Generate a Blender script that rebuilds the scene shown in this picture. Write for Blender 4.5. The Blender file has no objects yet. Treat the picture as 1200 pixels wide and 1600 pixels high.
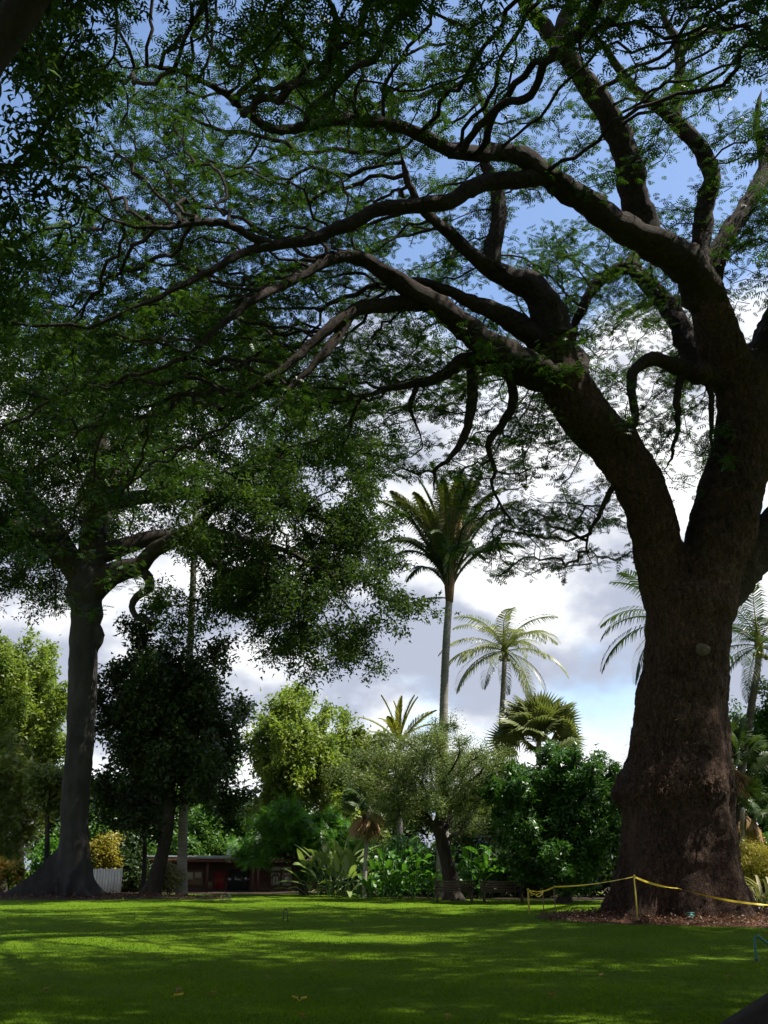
import bpy, math, numpy as np
from mathutils import Vector, Euler

# ------------------------------------------------------------------ camera, sky, sun, exposure
scene = bpy.context.scene
COL = scene.collection
F = 1570.0                       # focal length in pixels of the 1200x1600 photograph
PITCH = math.atan(560.0 / F)
EYE = 1.6
cam_d = bpy.data.cameras.new('camera')
cam_d.sensor_fit = 'VERTICAL'; cam_d.sensor_height = 24.0
cam_d.lens = 24.0 * F / 1600.0
cam_d.clip_start = 0.1; cam_d.clip_end = 5000
cam = bpy.data.objects.new('camera', cam_d); COL.objects.link(cam)
cam.location = (0, 0, EYE); cam.rotation_euler = (math.pi / 2 + PITCH, 0, 0)
scene.camera = cam

SUN_EL = math.radians(61)
SUN_AZ = math.atan2(1.0, -0.12)          # measured from +Y towards +X: right of and a little behind the camera
sun_dir = Vector((math.sin(SUN_AZ) * math.cos(SUN_EL), math.cos(SUN_AZ) * math.cos(SUN_EL), math.sin(SUN_EL)))
sd = bpy.data.lights.new('sun', 'SUN'); sd.energy = 5.0; sd.angle = math.radians(0.53); sd.color = (1.0, 0.94, 0.83)
sun = bpy.data.objects.new('sun', sd); COL.objects.link(sun)
sun.rotation_euler = sun_dir.to_track_quat('Z', 'Y').to_euler()
sun.location = (40, -20, 60)

world = bpy.data.worlds.new('World'); scene.world = world; world.use_nodes = True
wt = world.node_tree; wt.nodes.clear()
def WN(t, **k):
    n = wt.nodes.new(t)
    for a, b in k.items(): setattr(n, a, b)
    return n
def WM(op, a, b=None, c=None, clamp=False):
    n = WN('ShaderNodeMath', operation=op); n.use_clamp = clamp
    for i, v in enumerate((a, b, c)):
        if v is None: continue
        if isinstance(v, (int, float)): n.inputs[i].default_value = v
        else: wt.links.new(v, n.inputs[i])
    return n.outputs[0]
sky = WN('ShaderNodeTexSky', sky_type='NISHITA'); sky.sun_disc = False
sky.sun_elevation = SUN_EL; sky.sun_rotation = SUN_AZ
sky.air_density = 1.0; sky.dust_density = 1.0; sky.ozone_density = 2.5
tc = WN('ShaderNodeTexCoord')
sx = WN('ShaderNodeSeparateXYZ'); wt.links.new(tc.outputs['Generated'], sx.inputs[0])
zc = WM('MAXIMUM', sx.outputs[2], 0.0)
den = WM('ADD', zc, 0.55)
pv = WN('ShaderNodeCombineXYZ')
wt.links.new(WM('DIVIDE', sx.outputs[0], den), pv.inputs[0])
wt.links.new(WM('DIVIDE', sx.outputs[1], den), pv.inputs[1])
pv.inputs[2].default_value = 3.1
def wnoise(scale, detail, rough, off=(0, 0, 0)):
    mp = WN('ShaderNodeMapping'); mp.inputs['Location'].default_value = off
    wt.links.new(pv.outputs[0], mp.inputs['Vector'])
    n = WN('ShaderNodeTexNoise'); n.inputs['Scale'].default_value = scale
    n.inputs['Detail'].default_value = detail; n.inputs['Roughness'].default_value = rough
    wt.links.new(mp.outputs[0], n.inputs['Vector']); return n.outputs['Fac']
n1 = wnoise(2.6, 7, 0.5, (0.35, 0.2, 0))
n1b = wnoise(2.6, 7, 0.5, (0.35 - 0.05, 0.2 + 0.07, 0))
n2 = wnoise(2.4, 3, 0.45, (4.3, 1.1, 0))
def ramp(v, x0, x1, y0, y1):
    m = WN('ShaderNodeMapRange'); m.interpolation_type = 'SMOOTHSTEP'
    for i, q in zip(('From Min', 'From Max', 'To Min', 'To Max'), (x0, x1, y0, y1)): m.inputs[i].default_value = q
    wt.links.new(v, m.inputs['Value']); return m.outputs[0]
bias = ramp(zc, 0.34, 0.66, 0.16, -0.14)
mask = ramp(WM('ADD', n1, bias), 0.47, 0.60, 0.0, 1.0)
lit = ramp(WM('ADD', WM('MULTIPLY', WM('SUBTRACT', n1b, n1), 1.4), WM('MULTIPLY', n2, 0.75)), 0.22, 0.42, 0.0, 1.0)
cm = WN('ShaderNodeMix'); cm.data_type = 'RGBA'
wt.links.new(lit, cm.inputs['Factor'])
cm.inputs['A'].default_value = (2.2, 2.4, 2.95, 1); cm.inputs['B'].default_value = (5.2, 5.25, 5.3, 1)
fm = WN('ShaderNodeMix'); fm.data_type = 'RGBA'
wt.links.new(mask, fm.inputs['Factor']); wt.links.new(sky.outputs[0], fm.inputs['A']); wt.links.new(cm.outputs['Result'], fm.inputs['B'])
bg = WN('ShaderNodeBackground'); bg.inputs['Strength'].default_value = 0.10
wt.links.new(fm.outputs['Result'], bg.inputs['Color'])
wo = WN('ShaderNodeOutputWorld'); wt.links.new(bg.outputs[0], wo.inputs[0])

vs = scene.view_settings
vs.view_transform = 'Standard'; vs.look = 'None'; vs.gamma = 1.0; vs.use_curve_mapping = False; vs.exposure = 1.25
scene.render.engine = 'CYCLES'
cy = scene.cycles
cy.max_bounces = 6; cy.diffuse_bounces = 3; cy.glossy_bounces = 2; cy.transmission_bounces = 4; cy.transparent_max_bounces = 4

# ------------------------------------------------------------------ helpers
rng = np.random.default_rng(11)
def ray(px, py):
    u = (px - 600) / F; v = (800 - py) / F
    return np.array([u, math.cos(PITCH) - v * math.sin(PITCH), math.sin(PITCH) + v * math.cos(PITCH)])
def at(px, py, Y):
    """world point seen at a photograph pixel, at the ground distance Y in front of the viewer"""
    d = ray(px, py); return np.array([0, 0, EYE]) + d * (Y / d[1])
def mpp(px, py, Y):
    return (Y / ray(px, py)[1]) / F          # metres per pixel there
def sstep(a, b, x):
    t = np.clip((x - a) / (b - a), 0, 1); return t * t * (3 - 2 * t)
TREE = np.array([9.0, 32.0])
KAP = np.array([-14.6, 52.0])
def gz(x, y):
    x = np.asarray(x, float); y = np.asarray(y, float)
    z = 0.30 * sstep(16, 55, y)
    z = z + 0.34 * np.exp(-(((x - TREE[0]) / 5.5) ** 2 + ((y - TREE[1]) / 3.6) ** 2))
    z = z + 0.16 * np.exp(-(((x - KAP[0]) / 7.0) ** 2 + ((y - KAP[1]) / 5.0) ** 2))
    z = z + 0.02 * np.sin(x * 0.55 + 1.3) * np.sin(y * 0.41) + 0.012 * np.sin(x * 1.3 + y * 0.7)
    return z
def gat(px, Y):
    """ground point under a pixel column at distance Y"""
    x = at(px, 1395, Y)[0]; return np.array([x, Y, float(gz(x, Y))])

def mesh_np(name, V, F4=None, F3=None, mat=None, smooth=False):
    V = np.ascontiguousarray(V, np.float32).reshape(-1, 3)
    me = bpy.data.meshes.new(name)
    n4 = 0 if F4 is None else len(F4); n3 = 0 if F3 is None else len(F3)
    me.vertices.add(len(V)); me.vertices.foreach_set('co', V.ravel())
    li = []
    if n4: li.append(np.asarray(F4, np.int32).ravel())
    if n3: li.append(np.asarray(F3, np.int32).ravel())
    li = np.concatenate(li)
    me.loops.add(len(li)); me.loops.foreach_set('vertex_index', li)
    me.polygons.add(n4 + n3)
    st = np.concatenate([np.arange(n4) * 4, n4 * 4 + np.arange(n3) * 3]).astype(np.int32)
    me.polygons.foreach_set('loop_start', st)
    if smooth: me.polygons.foreach_set('use_smooth', np.ones(n4 + n3, bool))
    me.update(calc_edges=True)
    if mat: me.materials.append(mat)
    return me
def link(name, me, parent=None, loc=None):
    o = bpy.data.objects.new(name, me); COL.objects.link(o)
    if parent is not None: o.parent = parent
    if loc is not None: o.location = loc
    return o
def thing(name, loc, label, cat, group=None):
    o = bpy.data.objects.new(name, None); COL.objects.link(o)
    o.empty_display_size = 0.3
    o.location = tuple(float(v) for v in loc); o['label'] = label; o['category'] = cat
    if group: o['group'] = group
    return o
def tag(o, label, cat, group=None):
    o['label'] = label; o['category'] = cat
    if group: o['group'] = group
    return o
def org(o): return np.array(o.location)
class MB:
    def __init__(s): s.V = []; s.Q = []; s.T = []; s.n = 0
    def add(s, V, Q=None, T=None):
        V = np.asarray(V, float).reshape(-1, 3)
        s.V.append(V)
        if Q is not None and len(Q): s.Q.append(np.asarray(Q) + s.n)
        if T is not None and len(T): s.T.append(np.asarray(T) + s.n)
        s.n += len(V); return s
    def box(s, c, d, rz=0.0):
        h = np.array(d) / 2.0
        v = np.array([[x, y, z] for z in (-1, 1) for y in (-1, 1) for x in (-1, 1)]) * h
        if rz:
            cc, ss = math.cos(rz), math.sin(rz)
            v = np.stack([v[:, 0] * cc - v[:, 1] * ss, v[:, 0] * ss + v[:, 1] * cc, v[:, 2]], 1)
        return s.add(v + np.array(c), [[0, 2, 3, 1], [4, 5, 7, 6], [0, 1, 5, 4], [2, 6, 7, 3], [0, 4, 6, 2], [1, 3, 7, 5]])
    def tube(s, P, R, n=8, lump=0.0, cap=True, seed=0):
        V, Q, T = tube_arr(P, R, n, lump, cap, seed); return s.add(V, Q, T)
    def mesh(s, name, mat, smooth=False, org=None):
        V = np.concatenate(s.V)
        if org is not None: V = V - np.asarray(org)
        return mesh_np(name, V, np.concatenate(s.Q) if s.Q else None, np.concatenate(s.T) if s.T else None, mat, smooth)
    def obj(s, name, mat, parent=None, smooth=False, rel=True):
        o = None
        if parent is not None and rel: o = org(parent)
        return link(name, s.mesh(name, mat, smooth, o), parent)
def norm(v): return v / (np.linalg.norm(v, axis=-1, keepdims=True) + 1e-12)
def tube_arr(P, R, n=8, lump=0.0, cap=True, seed=0):
    P = np.asarray(P, float); R = np.asarray(R, float); m = len(P)
    T = np.gradient(P, axis=0) if m > 2 else np.repeat((P[1:] - P[:1]), 2, 0)
    T = norm(T)
    a = np.array([0, 0, 1.0]) if abs(T[0, 2]) < 0.9 else np.array([1.0, 0, 0])
    N = np.zeros_like(P); N[0] = norm(np.cross(T[0], a))
    for i in range(1, m):
        v = N[i - 1] - T[i] * np.dot(N[i - 1], T[i]); N[i] = v / (np.linalg.norm(v) + 1e-9)
    B = np.cross(T, N)
    th = np.linspace(0, 2 * np.pi, n, endpoint=False)
    rr = R[:, None] * np.ones(n)[None]
    if lump:
        s = np.arange(m)[:, None] * 1.0
        q = np.random.default_rng(seed); ph = q.uniform(0, 6.28, 6)
        rr = rr * (1 + lump * (0.5 * np.sin(s * 0.9 + 2 * th + ph[0]) + 0.5 * np.sin(s * 0.37 + 3 * th + ph[1]) + 0.35 * np.sin(s * 2.1 - th + ph[2]) + 0.3 * q.normal(size=(m, n))))
    V = P[:, None] + rr[..., None] * (np.cos(th)[None, :, None] * N[:, None] + np.sin(th)[None, :, None] * B[:, None])
    V = V.reshape(-1, 3)
    i = np.arange(m - 1)[:, None] * n; j = np.arange(n)[None]; k = (j + 1) % n
    Q = np.stack([i + j, i + k, i + n + k, i + n + j], -1).reshape(-1, 4)
    Tt = None
    if cap:
        V = np.concatenate([V, P[:1], P[-1:]]); a0 = m * n; a1 = a0 + 1
        j = np.arange(n); k = (j + 1) % n
        Tt = np.concatenate([np.stack([np.full(n, a0), k, j], 1), np.stack([np.full(n, a1), (m - 1) * n + j, (m - 1) * n + k], 1)])
    return V, Q, Tt
def spline(P, W, step):
    """Catmull-Rom through the points P with the values W carried along"""
    P = np.asarray(P, float); W = np.asarray(W, float)
    A = np.concatenate([P, W[:, None]], 1)
    A = np.concatenate([2 * A[:1] - A[1:2], A, 2 * A[-1:] - A[-2:-1]])
    out = []
    for i in range(1, len(A) - 2):
        k = max(2, int(np.ceil(np.linalg.norm(A[i + 1, :3] - A[i, :3]) / step)))
        t = np.linspace(0, 1, k, endpoint=False)[:, None]
        p0, p1, p2, p3 = A[i - 1], A[i], A[i + 1], A[i + 2]
        out.append(0.5 * (2 * p1 + (p2 - p0) * t + (2 * p0 - 5 * p1 + 4 * p2 - p3) * t ** 2 + (3 * p1 - p0 - 3 * p2 + p3) * t ** 3))
    out.append(A[-2:-1])
    A = np.concatenate(out); return A[:, :3], np.maximum(A[:, 3], W.min() * 0.8)

# ------------------------------------------------------------------ materials
def nmat(name):
    m = bpy.data.materials.new(name); m.use_nodes = True
    nt = m.node_tree; nt.nodes.clear()
    out = nt.nodes.new('ShaderNodeOutputMaterial')
    def N(t, **k):
        n = nt.nodes.new(t)
        for a, b in k.items():
            if a in n.inputs.keys(): n.inputs[a].default_value = b
            else: setattr(n, a, b)
        return n
    return m, nt, N, out
def noise_on(nt, N, scale, detail=6, rough=0.6, coord='Object', stretch=None):
    tcn = N('ShaderNodeTexCoord'); src = tcn.outputs[coord]
    if stretch:
        mp = N('ShaderNodeMapping'); mp.inputs['Scale'].default_value = stretch
        nt.links.new(src, mp.inputs['Vector']); src = mp.outputs[0]
    n = N('ShaderNodeTexNoise'); n.inputs['Scale'].default_value = scale
    n.inputs['Detail'].default_value = detail; n.inputs['Roughness'].default_value = rough
    nt.links.new(src, n.inputs['Vector']); return n.outputs['Fac']
def cramp(nt, N, fac, stops):
    r = N('ShaderNodeValToRGB'); e = r.color_ramp.elements
    while len(e) < len(stops): e.new(0.5)
    for i, (p, c) in enumerate(stops): e[i].position = p; e[i].color = (*c, 1)
    nt.links.new(fac, r.inputs[0]); return r.outputs[0]
def leaf_mat(name, col, col2=None, trans=0.35, rough=0.45, gloss=0.25, patch=0.5):
    """leaf: diffuse + translucent with a sheen, hue varied leaf by leaf and clump by clump"""
    m, nt, N, out = nmat(name)
    col = np.array(col); col2 = np.array(col2 if col2 is not None else col * np.array([1.5, 1.25, 0.9]))
    geo = N('ShaderNodeNewGeometry')
    nz = noise_on(nt, N, patch, 2, 0.5)
    ad = N('ShaderNodeMath', operation='MULTIPLY_ADD'); nt.links.new(geo.outputs['Random Per Island'], ad.inputs[0]); ad.inputs[1].default_value = 0.55
    s2 = N('ShaderNodeMath', operation='MULTIPLY_ADD'); nt.links.new(nz, s2.inputs[0]); s2.inputs[1].default_value = 1.2; s2.inputs[2].default_value = -0.35
    nt.links.new(s2.outputs[0], ad.inputs[2])
    c = cramp(nt, N, ad.outputs[0], [(0.0, col * 0.72), (0.45, col), (1.0, col2)])
    d = N('ShaderNodeBsdfPrincipled'); d.inputs['Roughness'].default_value = rough; d.inputs['Specular IOR Level'].default_value = gloss
    t = N('ShaderNodeBsdfTranslucent')
    hs = N('ShaderNodeMix'); hs.data_type = 'RGBA'; hs.blend_type = 'MULTIPLY'; hs.inputs['Factor'].default_value = 1.0
    hs.inputs['B'].default_value = (1.25, 1.35, 0.55, 1)
    nt.links.new(c, hs.inputs['A']); nt.links.new(c, d.inputs['Base Color']); nt.links.new(hs.outputs['Result'], t.inputs['Color'])
    mx = N('ShaderNodeMixShader'); mx.inputs[0].default_value = trans
    nt.links.new(d.outputs[0], mx.inputs[1]); nt.links.new(t.outputs[0], mx.inputs[2]); nt.links.new(mx.outputs[0], out.inputs[0])
    return m
def bark_mat(name, dark, light, scale=3.0, stretch=(1, 1, 0.35), bump=0.6, dist=0.05, rough=0.9, crack=6.0, fissure=0.0):
    m, nt, N, out = nmat(name)
    f = noise_on(nt, N, scale, 10, 0.68, 'Object', stretch)
    big = noise_on(nt, N, 0.6, 3, 0.5)
    mixf = N('ShaderNodeMath', operation='MULTIPLY_ADD'); nt.links.new(big, mixf.inputs[0]); mixf.inputs[1].default_value = 0.5
    s = N('ShaderNodeMath', operation='SUBTRACT'); nt.links.new(f, s.inputs[0]); s.inputs[1].default_value = 0.25
    nt.links.new(s.outputs[0], mixf.inputs[2])
    dark = np.array(dark); light = np.array(light)
    c = cramp(nt, N, mixf.outputs[0], [(0.25, dark), (0.55, (dark + light) / 2), (0.8, light)])
    tcn = N('ShaderNodeTexCoord'); mp = N('ShaderNodeMapping'); mp.inputs['Scale'].default_value = stretch
    nt.links.new(tcn.outputs['Object'], mp.inputs['Vector'])
    vo = N('ShaderNodeTexVoronoi'); vo.feature = 'DISTANCE_TO_EDGE'; vo.inputs['Scale'].default_value = crack
    wv = N('ShaderNodeTexNoise'); wv.inputs['Scale'].default_value = crack * 0.7; wv.inputs['Detail'].default_value = 4
    nt.links.new(tcn.outputs['Object'], wv.inputs['Vector'])
    wa = N('ShaderNodeVectorMath', operation='MULTIPLY_ADD'); nt.links.new(wv.outputs['Color'], wa.inputs[0]); wa.inputs[1].default_value = (0.5, 0.5, 0.5)
    nt.links.new(mp.outputs[0], wa.inputs[2]); nt.links.new(wa.outputs[0], vo.inputs['Vector'])
    cr = N('ShaderNodeMapRange'); cr.inputs['From Max'].default_value = 0.12; nt.links.new(vo.outputs['Distance'], cr.inputs['Value'])
    if fissure:      # bark plates: the colour is multiplied darker along the cracks between them
        fr = N('ShaderNodeMapRange'); fr.inputs['From Max'].default_value = 0.10; fr.inputs['To Min'].default_value = 1 - fissure; nt.links.new(vo.outputs['Distance'], fr.inputs['Value'])
        fx = N('ShaderNodeMix'); fx.data_type = 'RGBA'; fx.blend_type = 'MULTIPLY'; fx.inputs['Factor'].default_value = 1.0
        nt.links.new(c, fx.inputs['A']); nt.links.new(fr.outputs[0], fx.inputs['B']); c = fx.outputs['Result']
    hsum = N('ShaderNodeMath', operation='MULTIPLY_ADD'); nt.links.new(cr.outputs[0], hsum.inputs[0]); hsum.inputs[1].default_value = 0.22; nt.links.new(f, hsum.inputs[2])
    b = N('ShaderNodeBump'); b.inputs['Strength'].default_value = bump; b.inputs['Distance'].default_value = dist
    nt.links.new(hsum.outputs[0], b.inputs['Height'])
    d = N('ShaderNodeBsdfPrincipled'); d.inputs['Roughness'].default_value = rough; d.inputs['Specular IOR Level'].default_value = 0.15
    nt.links.new(c, d.inputs['Base Color']); nt.links.new(b.outputs[0], d.inputs['Normal']); nt.links.new(d.outputs[0], out.inputs[0])
    return m
def plain_mat(name, col, col2=None, scale=4.0, rough=0.7, bump=0.15, spec=0.3, stretch=None, detail=6):
    m, nt, N, out = nmat(name)
    col = np.array(col); col2 = col * 0.7 if col2 is None else np.array(col2)
    f = noise_on(nt, N, scale, detail, 0.6, 'Object', stretch)
    c = cramp(nt, N, f, [(0.3, col2), (0.7, col)])
    d = N('ShaderNodeBsdfPrincipled'); d.inputs['Roughness'].default_value = rough; d.inputs['Specular IOR Level'].default_value = spec
    b = N('ShaderNodeBump'); b.inputs['Strength'].default_value = bump; b.inputs['Distance'].default_value = 0.01
    nt.links.new(f, b.inputs['Height']); nt.links.new(b.outputs[0], d.inputs['Normal'])
    nt.links.new(c, d.inputs['Base Color']); nt.links.new(d.outputs[0], out.inputs[0])
    return m

M = {}  # tree barks and great-tree leaves lowered in colour to stand in for shade
M['bark_big'] = bark_mat('bark_big', (0.011, 0.006, 0.005), (0.125, 0.073, 0.050), 9.0, (1, 1, 0.32), 1.0, 0.20, crack=7, fissure=0.65)
M['bark_limb'] = bark_mat('bark_limb', (0.010, 0.007, 0.006), (0.070, 0.052, 0.041), 8.0, (1, 1, 1), 1.0, 0.10, crack=10, fissure=0.5)
M['bark_grey'] = bark_mat('bark_grey', (0.010, 0.0095, 0.0095), (0.05, 0.046, 0.044), 2.0, (1, 1, 0.3), 0.4, 0.04, crack=3)
M['bark_dark'] = bark_mat('bark_dark', (0.012, 0.010, 0.008), (0.05, 0.041, 0.033), 5.0, (1, 1, 0.4), 0.6, 0.03)
M['bark_shaded'] = bark_mat('bark_shaded', (0.010, 0.008, 0.007), (0.035, 0.028, 0.023), 5.0, (1, 1, 0.5), 0.6, 0.03)  # darker copy of the bark, with the near limb's shade put into its colour
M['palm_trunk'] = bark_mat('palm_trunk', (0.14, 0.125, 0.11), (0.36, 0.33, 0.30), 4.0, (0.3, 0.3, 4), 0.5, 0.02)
M['palm_trunk_shaded'] = bark_mat('palm_trunk_shaded', (0.03, 0.025, 0.022), (0.10, 0.085, 0.075), 4.0, (0.3, 0.3, 4), 0.5, 0.02)  # palm trunk colour darkened to put backlit shade into two trunks
M['palm_brown'] = bark_mat('palm_brown', (0.08, 0.05, 0.03), (0.26, 0.17, 0.10), 6.0, (1, 1, 0.3), 0.6, 0.03)
M['leaf_big'] = leaf_mat('leaf_big', (0.022, 0.052, 0.012), (0.07, 0.13, 0.022), 0.28, gloss=0.2)
M['leaf_kapok'] = leaf_mat('leaf_kapok', (0.020, 0.040, 0.010), (0.070, 0.108, 0.024), 0.35, rough=0.6, gloss=0.08)
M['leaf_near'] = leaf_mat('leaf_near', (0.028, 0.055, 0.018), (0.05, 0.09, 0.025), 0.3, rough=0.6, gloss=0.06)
M['leaf_dark'] = leaf_mat('leaf_dark', (0.022, 0.042, 0.012), (0.045, 0.075, 0.02), 0.25)  # green darkened to hold the shade the round tree stands in
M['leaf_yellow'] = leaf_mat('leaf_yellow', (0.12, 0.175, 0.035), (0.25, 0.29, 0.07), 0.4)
M['leaf_olive'] = leaf_mat('leaf_olive', (0.09, 0.125, 0.03), (0.17, 0.20, 0.05), 0.35)
M['leaf_grey'] = leaf_mat('leaf_grey', (0.085, 0.125, 0.038), (0.18, 0.22, 0.07), 0.3)
M['leaf_gloss'] = leaf_mat('leaf_gloss', (0.03, 0.085, 0.015), (0.06, 0.13, 0.025), 0.3, rough=0.4, gloss=0.4)
M['leaf_green'] = leaf_mat('leaf_green', (0.045, 0.11, 0.02), (0.09, 0.16, 0.03), 0.35)
M['leaf_bright'] = leaf_mat('leaf_bright', (0.06, 0.16, 0.02), (0.10, 0.22, 0.03), 0.4)
M['leaf_gold'] = leaf_mat('leaf_gold', (0.22, 0.19, 0.03), (0.38, 0.30, 0.05), 0.35)
M['leaf_croton'] = leaf_mat('leaf_croton', (0.13, 0.15, 0.025), (0.42, 0.10, 0.02), 0.35, patch=1.2)
M['leaf_pale'] = leaf_mat('leaf_pale', (0.20, 0.20, 0.10), (0.36, 0.31, 0.20), 0.3)
M['frond'] = leaf_mat('frond', (0.12, 0.145, 0.055), (0.27, 0.27, 0.12), 0.3, rough=0.4, gloss=0.4)
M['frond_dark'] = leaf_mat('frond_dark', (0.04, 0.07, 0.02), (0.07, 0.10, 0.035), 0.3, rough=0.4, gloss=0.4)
M['frond_gold'] = leaf_mat('frond_gold', (0.16, 0.17, 0.03), (0.34, 0.30, 0.07), 0.35, rough=0.4, gloss=0.4)
M['frond_dead'] = leaf_mat('frond_dead', (0.16, 0.10, 0.045), (0.34, 0.23, 0.11), 0.25)
M['big_leaf'] = leaf_mat('big_leaf', (0.03, 0.10, 0.014), (0.075, 0.18, 0.026), 0.35, rough=0.45, gloss=0.3, patch=1.5)
M['big_leaf_pale'] = leaf_mat('big_leaf_pale', (0.12, 0.19, 0.06), (0.30, 0.33, 0.15), 0.3, rough=0.3, gloss=0.5)
# ------------------------------------------------------------------ tree growing
def colonize(pos, par, attr, step, infl, kill, iters=80, trop=(0, 0, 0.0), jit=0.25, seed=1, maxn=30000):
    q = np.random.default_rng(seed)
    P = np.zeros((maxn, 3)); n = len(pos); P[:n] = pos; par = list(par); kids = np.zeros(maxn, int)
    for p in par:
        if p >= 0: kids[p] += 1
    A = np.asarray(attr, float).copy()
    nd = np.full(len(A), 1e9); ni = np.zeros(len(A), int)
    def upd(lo, hi):
        for s in range(0, hi - lo, 400):
            a, b = lo + s, min(hi, lo + s + 400)
            D = ((A[:, None] - P[None, a:b]) ** 2).sum(-1)
            k = D.argmin(1); d = np.sqrt(D[np.arange(len(A)), k]); m = d < nd
            nd[m] = d[m]; ni[m] = k[m] + a
    upd(0, n)
    trop = np.array(trop)
    for it in range(iters):
        alive = nd > kill
        A = A[alive]; nd = nd[alive]; ni = ni[alive]
        if len(A) == 0: break
        act = nd < infl
        if not act.any(): infl *= 1.4; continue
        S = np.zeros((n, 3)); np.add.at(S, ni[act], norm(A[act] - P[ni[act]]))
        g = np.unique(ni[act]); g = g[kids[g] < 4]
        if len(g) == 0 or n + len(g) > maxn: break
        d = norm(norm(S[g]) + trop + q.normal(size=(len(g), 3)) * jit)
        P[n:n + len(g)] = P[g] + d * step
        par.extend(g.tolist()); kids[g] += 1
        upd(n, n + len(g)); n += len(g)
    return P[:n].copy(), np.array(par)
def radii(par, tip, base_r, fixed=None, nfix=0):
    n = len(par); cnt = np.zeros(n)
    kids = np.zeros(n, int)
    for p in par:
        if p >= 0: kids[p] += 1
    cnt[kids == 0] = 1
    for i in range(n - 1, 0, -1):
        if par[i] >= 0: cnt[par[i]] += cnt[i]
    N = max(cnt.max(), 2)
    ex = math.log(max(base_r, tip * 1.5) / tip) / math.log(N)
    r = tip * cnt ** min(ex, 0.62)
    if fixed is not None:
        r[:nfix] = fixed
        for i in range(nfix, n): r[i] = min(r[i], 0.8 * r[par[i]] if par[i] < nfix else r[par[i]])
    return r, cnt, kids
def chains(par, r, start=0):
    n = len(par); best = np.full(n, -1)
    for i in range(n):
        p = par[i]
        if p >= 0 and i >= start and (best[p] < 0 or r[i] > r[best[p]]) : best[p] = i
    out = []
    for i in range(start, n):
        p = par[i]
        if p >= start and best[p] == i: continue
        c = [p] if p >= 0 else []
        k = i
        while k >= 0: c.append(k); k = best[k]
        out.append(c)
    return out
def clumps(q, n_c, n_p, sampler, spread):
    c = np.array([sampler() for _ in range(n_c)])
    s = np.array(spread)
    return (c[:, None] + q.normal(size=(n_c, n_p, 3)) * s).reshape(-1, 3)
# leaf templates: k leaves, each a four-cornered blade
def tmpl_pinnate(q, L=0.34, k=5, w=0.028, pl=0.15):
    out = []
    for i in range(k):
        s = 0.25 + 0.75 * i / max(k - 1, 1)
        for sd_ in (-1, 1):
            if i == k - 1 and sd_ == 1: ang = 0.15
            else: ang = sd_ * (1.15 - 0.5 * s)
            a = np.array([L * s, 0, -0.10 * s * s * L])
            d = np.array([math.cos(ang), math.sin(ang), -0.25]); d /= np.linalg.norm(d)
            l = pl * (1.15 - 0.45 * s); sw = np.array([-d[1], d[0], 0]) * w * 0.5
            out.append([a, a + d * l * 0.45 + sw, a + d * l + np.array([0, 0, -0.02]), a + d * l * 0.5 - sw])
    return np.array(out)
def tmpl_whorl(q, k=6, L=0.16, w=0.05, spread=0.10, droop=0.5, fold=0.012):
    out = []
    for i in range(k):
        az = 2 * np.pi * (i + q.uniform(-.25, .25)) / k
        el = q.uniform(-droop, 0.35)
        d = np.array([math.cos(az) * math.cos(el), math.sin(az) * math.cos(el), math.sin(el)])
        a = d * 0.02 + q.normal(size=3) * spread
        up = q.normal(size=3) * 0.4 + np.array([0, 0, 1.0]); sw = np.cross(d, up); sw = sw / np.linalg.norm(sw) * w * 0.5
        l = L * q.uniform(0.7, 1.15)
        mid = a + d * l * 0.5 + np.array([0, 0, fold])
        out.append([a, mid + sw, a + d * l - np.array([0, 0, l * 0.15]), mid - sw])
    return np.array(out)
def foliage(points, templates, q, scale=(0.8, 1.2), tilt=0.5, dirs=None, tri=False):
    """one spray per point, turned at random about the vertical and tilted"""
    S = len(points); t = np.stack(templates)[q.integers(len(templates), size=S)]      # S,k,4,3
    az = q.uniform(0, 2 * np.pi, S)
    if dirs is not None: az = np.arctan2(dirs[:, 1], dirs[:, 0]) + q.normal(size=S) * 0.8
    a, b = q.normal(size=S) * tilt, q.normal(size=S) * tilt
    ca, sa, cb, sb, cz, sz = np.cos(a), np.sin(a), np.cos(b), np.sin(b), np.cos(az), np.sin(az)
    Z = np.zeros(S); O = np.ones(S)
    Rx = np.stack([O, Z, Z, Z, ca, -sa, Z, sa, ca], 1).reshape(S, 3, 3)
    Ry = np.stack([cb, Z, sb, Z, O, Z, -sb, Z, cb], 1).reshape(S, 3, 3)
    Rz = np.stack([cz, -sz, Z, sz, cz, Z, Z, Z, O], 1).reshape(S, 3, 3)
    R = Rz @ Ry @ Rx
    V = np.einsum('sij,skvj->skvi', R, t) * q.uniform(scale[0], scale[1], S)[:, None, None, None] + points[:, None, None, :]
    if tri:
        V = V.reshape(-1, 4, 3); hw = (V[:, 1] - V[:, 3]) * 0.55; bs = V[:, 0] * 0.9 + V[:, 2] * 0.1
        V = np.stack([bs + hw, V[:, 2], bs - hw], 1).reshape(-1, 3); n = len(V) // 3
        return V, np.arange(n * 3).reshape(n, 3)
    V = V.reshape(-1, 3); n = len(V) // 4
    return V, np.arange(n * 4).reshape(n, 4)
def limb_nodes(limbs, step):
    """digitised limbs -> skeleton nodes (pos, parent, radius)"""
    pos = []; par = []; rad = []; own = []
    for li, (P, W) in enumerate(limbs):
        C, R = spline(P, W, step)
        if pos:
            A = np.array(pos); k = int(((A - C[0]) ** 2).sum(1).argmin())
        else: k = -1
        prev = k
        for c, r in zip(C, R):
            pos.append(c); par.append(prev); rad.append(r); own.append(li); prev = len(pos) - 1
    return np.array(pos), par, np.array(rad), np.array(own)
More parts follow.
